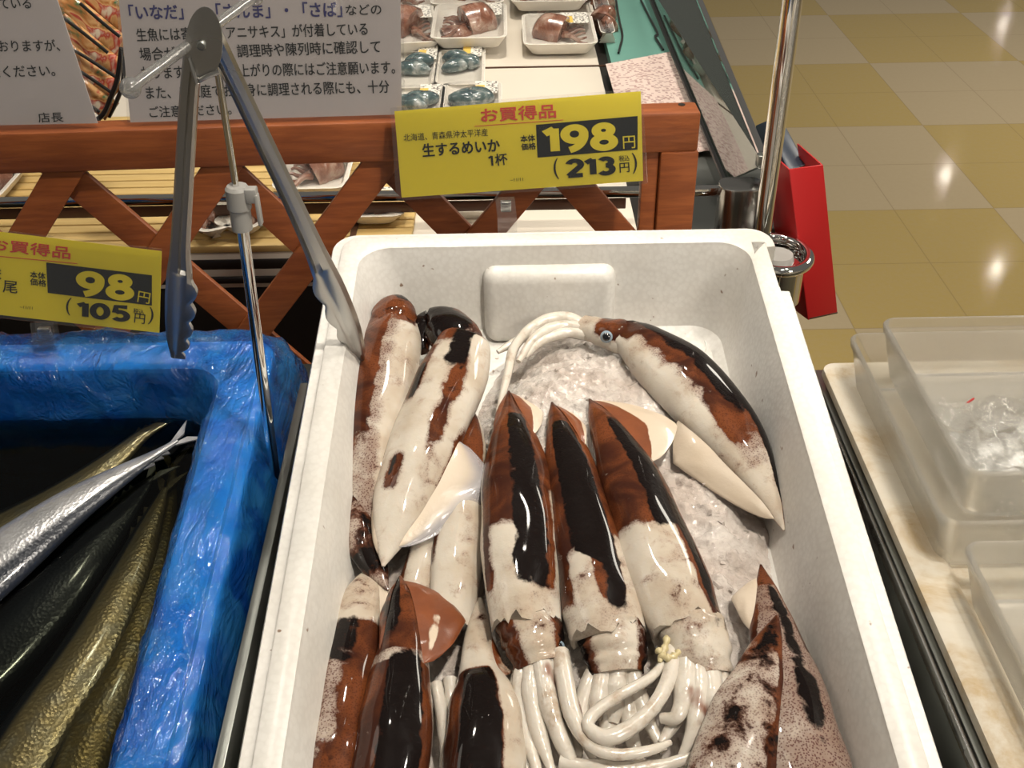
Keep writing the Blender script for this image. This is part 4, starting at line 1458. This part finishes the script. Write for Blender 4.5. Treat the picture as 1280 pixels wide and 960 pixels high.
m.build('front_bar', M['chrome'], cs, bevel=.002)
m = MB()
m.box(((-1.3 + .12) / 2, RY + .002, RZ - .011), (.12 + 1.3, .008, .014))
m.build('bar_trim', M['brown'], cs, bevel=.001)
# dark channel, teal mat and glass side
m = MB()
m.box((gx0 + .010, 1.75, DZ - .03), (.020, 1.5, .03))
m.build('channel', M['dark'], cs)
tx1 = at_z(905, 225, DZ)[0]
m = MB()
m.hexa([(gx0 + .018, 1.26, DZ - .02), (.300, 1.26, DZ - .02), (.345, 2.6, DZ - .02), (gx0 + .018, 2.6, DZ - .02)],
       [(gx0 + .018, 1.26, DZ), (.300, 1.26, DZ), (.345, 2.6, DZ), (gx0 + .018, 2.6, DZ)])
m.build('teal_mat', M['teal'], cs)
m = MB()
m.hexa([(gx0 + .018, 1.02, DZ - .02), (.300, 1.02, DZ - .02), (.300, 1.258, DZ - .02), (gx0 + .018, 1.258, DZ - .02)],
       [(gx0 + .018, 1.02, DZ - .003), (.300, 1.02, DZ - .003), (.300, 1.258, DZ - .003), (gx0 + .018, 1.258, DZ - .003)])
m.build('steel_well', M['dark_steel'], cs)
m = MB()
for a in ([(770, 0), (774, 25), (778, 45), (773, 66)], [(801, 0), (812, 22), (822, 42), (819, 46), (829, 62)]):
    m = MB()
    m.tube(catmull([at_z(*p, DZ + .003) for p in a], 24), .0018, 8)
    m.build('cable', M['black'], cs)
# glass: base line -> top rail
gb0, gb1 = at_z(908, 226, DZ + .02), at_z(815, 0, DZ + .02)
gt0, gt1 = at_z(955, 205, RZ + .03), at_z(872, 0, RZ + .03)
gb1, gt1 = gb0 + (gb1 - gb0) * 1.25, gt0 + (gt1 - gt0) * 1.25
m = MB()
d = np.array([.005, 0, 0])
m.hexa([gb0, gb0 + d, gb1 + d, gb1], [gt0, gt0 + d, gt1 + d, gt1])
m.build('side_glass', M['glass'], cs, smooth=0)
m = MB()
m.tube([gb0 + np.array([-.002, 0, 0]), gb1 + np.array([-.002, 0, 0])], .003, 8)
m.build('glass_gasket', M['black'], cs)
m = MB()
m.tube([gt0 + d / 2, gt1 + d / 2], .0048, 12)
m.build('glass_rail', M['chrome'], cs)
m = MB()
m.box(gt0 + (gt1 - gt0) * .012 + np.array([.002, 0, 0]), (.016, .012, .014))
m.build('rail_clip', M['dark_steel'], cs, bevel=.002)
# outer body below glass
m = MB()
ga, gb_ = gt0 + np.array([.001, .02, 0]), gt1 + np.array([.001, 0, 0])
top_ = [np.array([.24, ga[1], 0]), ga * [1, 1, 0], gb_ * [1, 1, 0], np.array([.24, gb_[1], 0])]
m.hexa([p.copy() for p in top_], [p + FZ * (DZ - .021) for p in top_])
m.build('side_panel', M['steel'], cs, bevel=.003)
# chrome corner post with caps
ca, cbm = at_y(925, 231, 1.0), at_y(925, 300, 1.0)
m = MB()
L = [(px_, py_) for px_, py_ in rrect(-.020, .024, -.014, .02, .013, 6)]
m.loops([[(ca[0] + a, ca[1] + b, z) for a, b in L] for z in (0.80, ca[2] - .012, ca[2] - .0115, ca[2] - .002, ca[2])], True, True)
m.build('corner_post', M['tongs'], cs, bevel=.001)

# bamboo mats on the deck
bm_ = thing('bamboo_mat', 'yellow bamboo slat mat on the seafood case deck, seen through the fence', 'mat', (-.32, 1.15, DZ))
k = 0
for Y in np.arange(.988, 1.34, .0185):
    m = MB()
    m.box((-.47, Y, DZ + .005), (.74, .0160, .008))
    m.build('slat', M['bamboo'], bm_, bevel=.0015)
for X in (-.78, -.16):
    m = MB()
    m.box((X, 1.165, DZ + .0095 + .0012), (.006, .36, .002))
    m.build('binding_cord', M['brown'], bm_)


# ------------------------------------------------------------------ seafood packs
def pack(label, cx, cy, wpx, dpx, z=DZ, h=.018, content='meat', rot=0.0, group='wrapped seafood trays in the case', lid=False):
    c = at_z(cx, cy, z)
    s = depth(c) / FPX
    w = wpx * s / 2
    fr = at_z(cx, cy + dpx / 2, z)
    bk = at_z(cx, cy - dpx / 2, z)
    l = (bk[1] - fr[1]) / 2
    root = thing('seafood_pack', label, 'pack', c, group)
    R = np.array([[math.cos(rot), -math.sin(rot)], [math.sin(rot), math.cos(rot)]])

    def lp(ins, zz, r):
        out = []
        for p in rrect(-w + ins, w - ins, -l + ins, l - ins, r, 5):
            q = R @ np.array(p)
            out.append((c[0] + q[0], c[1] + q[1], z + zz))
        return out
    m = MB()
    m.loops([lp(.012, 0, .012), lp(.006, h * .5, .014), lp(.001, h - .002, .014), lp(0, h, .014), lp(.005, h, .012), lp(.006, h - .002, .012), lp(.012, .005, .011), lp(.016, .003, .009)], True, True)
    m.build('tray', M['white'], root, smooth=35)
    m = MB()
    if content == 'meat':
        fl2 = 1 if rng.rand() < .7 else -1
        loc2 = lambda a, b, zz: (c[0] + (R @ np.array([a, b]))[0], c[1] + (R @ np.array([a, b]))[1], z + zz)
        q = np.linspace(0, 1, 12)
        m.tube([loc2(fl2 * w * (.72 - .85 * i), l * .08 * math.sin(i * 3), .008 + .004 * math.sin(i * 3)) for i in q], [max(.002, l * .34 * min(1, i * 2.2 + .05) ** .7) for i in q], 12)
        for k in range(6):
            e = (k - 2.5) / 2.5
            m.tube([loc2(fl2 * -w * (.12 + .62 * i), l * e * (.18 + .42 * i), .010 + .003 * math.sin(i * 6 + k)) for i in np.linspace(0, 1, 8)], list(np.linspace(.0042, .0016, 8)), 7)
    for k in range(0 if content == 'meat' else 5):
        a = rng.uniform(-.45, .45) * w
        b = rng.uniform(-.3, .3) * l
        ang = rng.uniform(-.5, .5)
        pts = []
        for q in np.linspace(-1, 1, 9):
            d = np.array([math.cos(ang), math.sin(ang)]) * q * w * .55
            xy = np.clip(np.array([a, b]) * .8 + d, [-w * .72, -l * .65], [w * .72, l * .65])
            xy = R @ xy
            pts.append((c[0] + xy[0], c[1] + xy[1], z + .010 + .004 * (1 - q * q)))
        m.tube(pts, [max(.003, min(w, l) * .28 * math.sqrt(max(0.02, 1 - q * q))) for q in np.linspace(-1, 1, 9)], 10)
    m.build('seafood', M[content], root, smooth=60)
    m = MB()
    top = lp(.001, h + .0006, .014)
    m.add(top + [(c[0], c[1], z + h + .003)], [(i, (i + 1) % len(top), len(top)) for i in range(len(top))])
    m.build('wrap', M['wrap'], root, smooth=60)
    m = MB()
    def rc(x0, x1, y0, y1, zz, t):
        q = [R @ np.array(p) for p in ((x0, y0), (x1, y0), (x1, y1), (x0, y1))]
        m.hexa([(c[0] + p[0], c[1] + p[1], zz) for p in q], [(c[0] + p[0], c[1] + p[1], zz + t) for p in q])
    zz = z + h + .0034
    rc(w * .10, w * .86, l * .15, l * .86, zz, .0004)
    lb = m.build('label', M['tag'], root, smooth=0)
    m = MB()
    rc(w * .12, w * .42, l * .18, l * .60, zz + .0005, .0003)
    m.build('price_patch', M['tagyel'], lb, smooth=0)
    return root


SG = 'wrapped seafood trays in the case'
pack('wrapped tray of brown squid stacked on a second tray, centre of the middle row', 588, 40, 92, 44, z=DZ + .014)
pack('tray under the brown squid tray, only its rim showing', 562, 58, 92, 30, h=.012)
pack('wrapped tray of dark seafood cut by the right edge of the large notice, middle row', 512, 44, 70, 48, z=DZ + .008, rot=.12)
pack('wrapped tray of brown seafood standing alone at the right of the deck', 698, 50, 90, 40, z=DZ + .004)
pack('wrapped tray of dark seafood at the top photo edge behind the middle row', 586, -2, 88, 40, z=DZ + .01)
pack('wrapped tray at the top photo edge left of the others, beside the notice', 500, 4, 80, 44, z=DZ + .006, rot=.1)
pack('large pale wrapped tray at the top photo edge right of centre', 684, -6, 92, 42, z=DZ + .012)
pack('lower tray beneath the pale top edge tray, its front rim showing', 700, 14, 80, 26, h=.010)
pack('flat pack of bluish mackerel pieces, right one of the front pair', 575, 88, 64, 54, content='mack', h=.012)
pack('flat pack of bluish mackerel pieces, left one of the front pair beside the notice', 518, 92, 64, 54, content='mack', h=.012)
pack('white pack right above the yellow 198 sign, nearest row', 590, 134, 76, 44, content='mack', h=.012)
pack('white pack partly hidden by notice and 198 sign, nearest row left', 520, 138, 70, 44, content='mack', h=.012)
for k, (x, y) in enumerate([(755, 6), (764, 34), (768, 64)]):
    pass
pack('narrow wrapped pack against the dark channel, upper right of the deck', 748, 10, 18, 40, h=.022)
pack('narrow wrapped pack against the dark channel, next below the upper one', 755, 38, 18, 36, h=.018)
pack('wrapped squid pack on the bamboo mat behind the right tong arm', 398, 226, 90, 60, z=DZ + .012, h=.020)
pack('labelled pack seen through the fence just under the 198 sign', 588, 262, 70, 34, h=.014)
pack('small pack on the bamboo mat seen through the fence left of the tongs', 262, 285, 46, 40, z=DZ + .012, h=.014, rot=.5)
pack('small pale pack on the bamboo mat seen through the fence between stand pole and tongs', 318, 278, 60, 44, z=DZ + .012, h=.014, rot=-.4)
pack('pale pack seen through the fence at the right of the 98 sign tongs gap', 470, 268, 80, 36, z=DZ + .012, h=.014)
pack('pale wrapped pack behind the fence at the far left', -5, 240, 60, 50, z=DZ + .012, h=.016)

# order slip on the mat
m = MB()
q = [(757, 72), (846, 62), (868, 110), (905, 190)]
A, B, Cc, D = at_z(757, 80, DZ + .004), at_z(846, 63, DZ + .006), at_z(900, 186, DZ + .004), at_z(790, 200, DZ + .004)
rows = []
for i in np.linspace(0, 1, 10):
    rows.append([(A * (1 - i) + D * i) * (1 - j) + (B * (1 - i) + Cc * i) * j + np.array([0, 0, .004 * math.sin(i * 3) * math.sin(j * 4 + .5)]) for j in np.linspace(0, 1, 10)])
m.grid(rows)
k = len(m.v)
m.grid([[p - np.array([0, 0, .0004]) for p in reversed(r)] for r in rows])
sl = m.build('order_slip', M['slip'], loc=A, smooth=60)
props(sl, 'pink printed order slip lying on the teal mat beside the side glass', 'paper')

# ------------------------------------------------------------------ pole, bumper, red and blue folders
po = thing('chrome_pole', 'tall round chrome pole rising at the corner of the seafood case', 'pole', (.247, .95, .84))
a, b = at_y(992, 0, .95), at_y(955, 262, .95)
m = MB()
x_, y_ = (a[0] + b[0]) / 2, .95
m.tube([(x_, y_, .84), (x_, y_, 1.0), (x_, y_, 2.2)], .0088, 28)
m.build('tube', M['chrome'], po, smooth=60)
m = MB()
rc_ = at_y(975, 300, .95)
m.lathe((rc_[0], .95, .0), [(.0165, .86), (.0165, .93), (.0150, .935)], 28)
m.build('sleeve', M['grey'], po, smooth=40)

bp = thing('bumper', 'rounded chrome bumper at the case corner, right behind the white foam box', 'bumper', (.245, .93, .88))
c = at_y(972, 318, .95)
m = MB()
pts, pr = [], []
for w in np.linspace(-120, 95, 40):
    pts.append(c + np.array([.030 * math.cos(math.radians(w)), .036 * math.sin(math.radians(w)), 0]))
m.tube(pts, .0055, 14)
m.build('ring', M['chrome'], bp, smooth=60)
m = MB()
m.loops([[p + (c - p) * .08 + np.array([0, 0, dz]) for p in pts] for dz in (-.045, 0)], False, False, close=False)
m.loops([[p + (c - p) * .14 + np.array([0, 0, dz]) for p in reversed(pts)] for dz in (-.045, 0)], False, False, close=False)
m.build('skirt', M['chrome'], bp, smooth=60)
m = MB()
m.lathe(c + np.array([0, 0, -.012]), [(.027, 0), (.027, .006), (.026, .007)], 32)
m.build('cap_plate', M['chrome'], bp, smooth=40)


def slab(name, label, cat, quad, Y, back, mat, bevel=.002):
    P = [at_y(*q, y) for q, y in zip(quad, Y)]
    root_loc = P[2]
    m = MB()
    m.hexa([p + np.array(back) for p in P], P)
    o = m.build(name, mat, loc=root_loc, bevel=bevel)
    props(o, label, cat)
    return o


rd = thing('file_case', 'red open-topped card file case hanging right of the chrome pole', 'file case', at_y(1028, 398, 1.0))
# spine faces the camera; covers run back to the left
sp = [at_y(986, 212, .985), at_y(1029, 206, 1.005), at_y(1047, 392, .985), at_y(1010, 400, .965)]
bk = np.array([-.012, .055, .0])
m = MB()
nrm = np.array([0, -1., 0])
m.hexa([p + np.array([0, .0018, 0]) for p in sp], sp)
m.build('spine', M['redcard'], rd, bevel=.0006)
m = MB()
lf = [sp[0], sp[3], sp[3] + bk * .75 + np.array([-.01, 0, 0]), sp[0] + bk]
m.hexa([p + np.array([.0018, 0, 0]) for p in lf], lf)
m.build('side_cover', M['redcard'], rd, bevel=.0004)
m = MB()
lf = [sp[1], sp[2], sp[2] + bk * .75, sp[1] + bk]
m.hexa([p - np.array([.0018, 0, 0]) for p in lf], lf)
m.build('side_cover', M['redcard'], rd, bevel=.0004)
m = MB()
lf = [sp[3], sp[2], sp[2] + bk * .75, sp[3] + bk * .75 + np.array([-.01, 0, 0])]
m.hexa([p + np.array([0, 0, .0018]) for p in lf], lf)
m.build('bottom_cover', M['brown'], rd, bevel=.0004)
m = MB()
pq = [sp[0] + bk * .3 + np.array([.003, 0, -.01]), sp[3] + bk * .3 + np.array([.003, 0, .01]), sp[3] + bk * .9 + np.array([.003, 0, .02]), sp[0] + bk * .95 + np.array([.003, 0, -.005])]
m.hexa([p + np.array([.006, 0, 0]) for p in pq], pq)
m.build('papers', M['paper'], rd)

slab('blue_folder', 'dark blue folder standing behind the chrome pole, above the red file case', 'folder', [(958, 150), (984, 160), (1009, 206), (985, 214)], [1.12, 1.12, 1.04, 1.04], (-.01, .05, -.03), M['bluecard'])

# ------------------------------------------------------------------ tray and bins at the right
TZ = 0.902
tr = thing('stained_tray', 'shallow white tray with brown stains, on the side counter under the clear bins', 'tray', (.6, .45, TZ - .001))
yb = at_z(1045, 453, TZ + .012)[1]
xl = .2705
m = MB()


def tl(ins, zz, r, x0=xl, x1=1.12, y0=-.05, y1=yb):
    return [(a, b, TZ + zz) for a, b in rrect(x0 + ins, x1 - ins, y0 + ins, y1 - ins, r, 6)]


m.loops([tl(.003, 0, .010), tl(0, .006, .012), tl(0.001, .012, .012), tl(.004, .0135, .012), tl(.024, .0135, .02), tl(.027, .012, .022), tl(.032, .006, .022), tl(.040, .005, .02)], True, True)
m.build('body', M['tray'], tr, smooth=40)


def bin_(label, bl_, fl_, ztop, zbot_, x1=1.05, wall=.0022, inset=.012, round_=.012, y0=None):
    A = at_z(*bl_, ztop)
    B = at_z(*fl_, ztop) if fl_ else np.array([A[0], y0, ztop])
    x0 = (A[0] + B[0]) / 2
    y0, y1 = B[1], A[1]
    root = thing('clear_bin', label, 'bin', ((x0 + x1) / 2, (y0 + y1) / 2, zbot_), 'clear plastic bins on the side counter')

    def lp(ins, z, r):
        return [(a, b, z) for a, b in rrect(x0 + ins, x1 - ins, y0 + ins, y1 - ins, r, 6)]
    m = MB()
    m.loops([lp(inset, zbot_ + .0005, round_), lp(inset - .002, zbot_ + .004, round_), lp(.0022, ztop - .008, round_), lp(.0006, ztop - .006, round_), lp(0, ztop - .001, round_), lp(.0006, ztop, round_),
             lp(.0035, ztop, round_ - .002), lp(.0042, ztop - .003, round_ - .002), lp(inset + wall - .002, zbot_ + .004, round_), lp(inset + wall + .001, zbot_ + .0025, round_)], True, True)
    m.build('shell', M['frost'], root, smooth=35)
    return root


b1_ = bin_('larger clear plastic bin on the stained tray, holding another bin', (1061, 416), (1176, 656), .958, TZ + .0065)
b2_ = bin_('upper clear plastic bin set inside the larger bin, with crumpled film in it', (1093, 397), (1217, 594), .984, .936)
b3_ = bin_('nearest clear plastic bin at the lower right corner', (1200, 676), None, .952, TZ + .0065, y0=.12)
# crumpled film
c = at_z(1268, 580, .945)
m = MB()
rows = []
for i in range(46):
    row = []
    for j in range(46):
        u, v = i / 45 - .5, j / 45 - .5
        p = Vector((u * 5, v * 5, 1.7))
        hgt = .022 * (1 - 2.2 * (u * u + v * v)) * (0.6 + .9 * abs(noise.noise(p))) + .010 * noise.noise(p * 2.3) + .005 * noise.noise(p * 5)
        row.append((c[0] + u * .12 + .01 * noise.noise(p * 1.5) + .02, c[1] + v * .15 + .01 * noise.noise(p * 1.4 + Vector((3, 3, 3))), max(.9405, .944 + hgt)))
    rows.append(row)
m.grid(rows)
cf = m.build('cling_film', M['cling'], loc=c, smooth=70)
props(cf, 'crumpled clear cling film lying in the upper clear bin', 'film')
m = MB()
rdp = at_z(1212, 503, .9395)
m.tube([rdp + np.array([-.004, -.003, .001]), rdp + np.array([.004, .003, .0015])], .0008, 8)
rs = m.build('red_scrap', M['redcard'], loc=rdp)
props(rs, 'tiny red scrap on the floor of the upper clear bin', 'scrap')

# ------------------------------------------------------------------ snack packets in a wire basket between the notices
BY = 0.98
SNG = 'snack packets in the wire basket'


def packet(label, a, b, wpx, Y, thick=.010):
    A, B = at_y(*a, Y), at_y(*b, Y)
    ex = B - A
    L = np.linalg.norm(ex)
    ex /= L
    n = nplane(20)
    ey = np.cross(n, ex)
    w = wpx / FPX * depth(A)
    top, bot = [], []
    for i in np.linspace(0, 1, 18):
        r1, r2 = [], []
        for j in np.linspace(-.5, .5, 14):
            t = thick * (max(0, 1 - (2 * i - 1) ** 4) * max(0, 1 - (2 * j) ** 4)) ** .5 * .5 + .0004
            p = A + ex * L * i + ey * w * j
            t += .0012 * noise.noise(Vector(p * 60))
            r1.append(p + n * t)
            r2.append(p - n * t)
        top.append(r1)
        bot.append(list(reversed(r2)))
    m = MB()
    m.grid(top)
    m.grid(bot)
    o = m.build('snack_packet', M['snack'], loc=(A + B) / 2, smooth=60)
    props(o, label, 'packet', SNG)


packet('glossy green and orange snack packet, topmost in the black wire basket', (95, -28), (165, 34), 34, BY + .03)
packet('glossy orange and red snack packet, second from the top in the basket', (72, -4), (158, 66), 34, BY + .015)
packet('glossy brown snack packet in the middle of the basket stack', (72, 28), (150, 92), 32, BY + .005)
packet('glossy orange snack packet, lowest in the basket just above the wooden rail', (72, 62), (145, 118), 36, BY - .004)
packet('yellow-brown snack packet at the basket\'s bottom corner', (92, 102), (140, 140), 30, BY - .010)
wk = thing('wire_basket', 'black wire basket of snack packets between the two white notices', 'basket', at_y(120, 150, BY))
for a in ([(60, 8), (100, 38), (135, 66)], [(62, 48), (98, 66), (146, 97)], [(64, 78), (94, 86), (140, 116)], [(78, 112), (100, 124), (125, 140)], [(100, 4), (130, 30), (150, 46)]):
    m = MB()
    m.tube(catmull([at_y(*p, BY - .022) for p in a], 16), .0016, 8)
    m.build('wire', M['black'], wk)
m = MB()
m.tube(catmull([at_y(*p, BY - .022) for p in [(152, 60), (147, 97), (140, 118), (128, 144), (112, 150), (100, 128)]], 30), .0024, 8)
m.build('rim_wire', M['black'], wk)
m = MB()
m.tube(catmull([at_y(*p, BY - .010) for p in [(156, 70), (153, 105), (146, 126), (136, 146)]], 24), .0020, 8)
m.build('rim_wire', M['black'], wk)
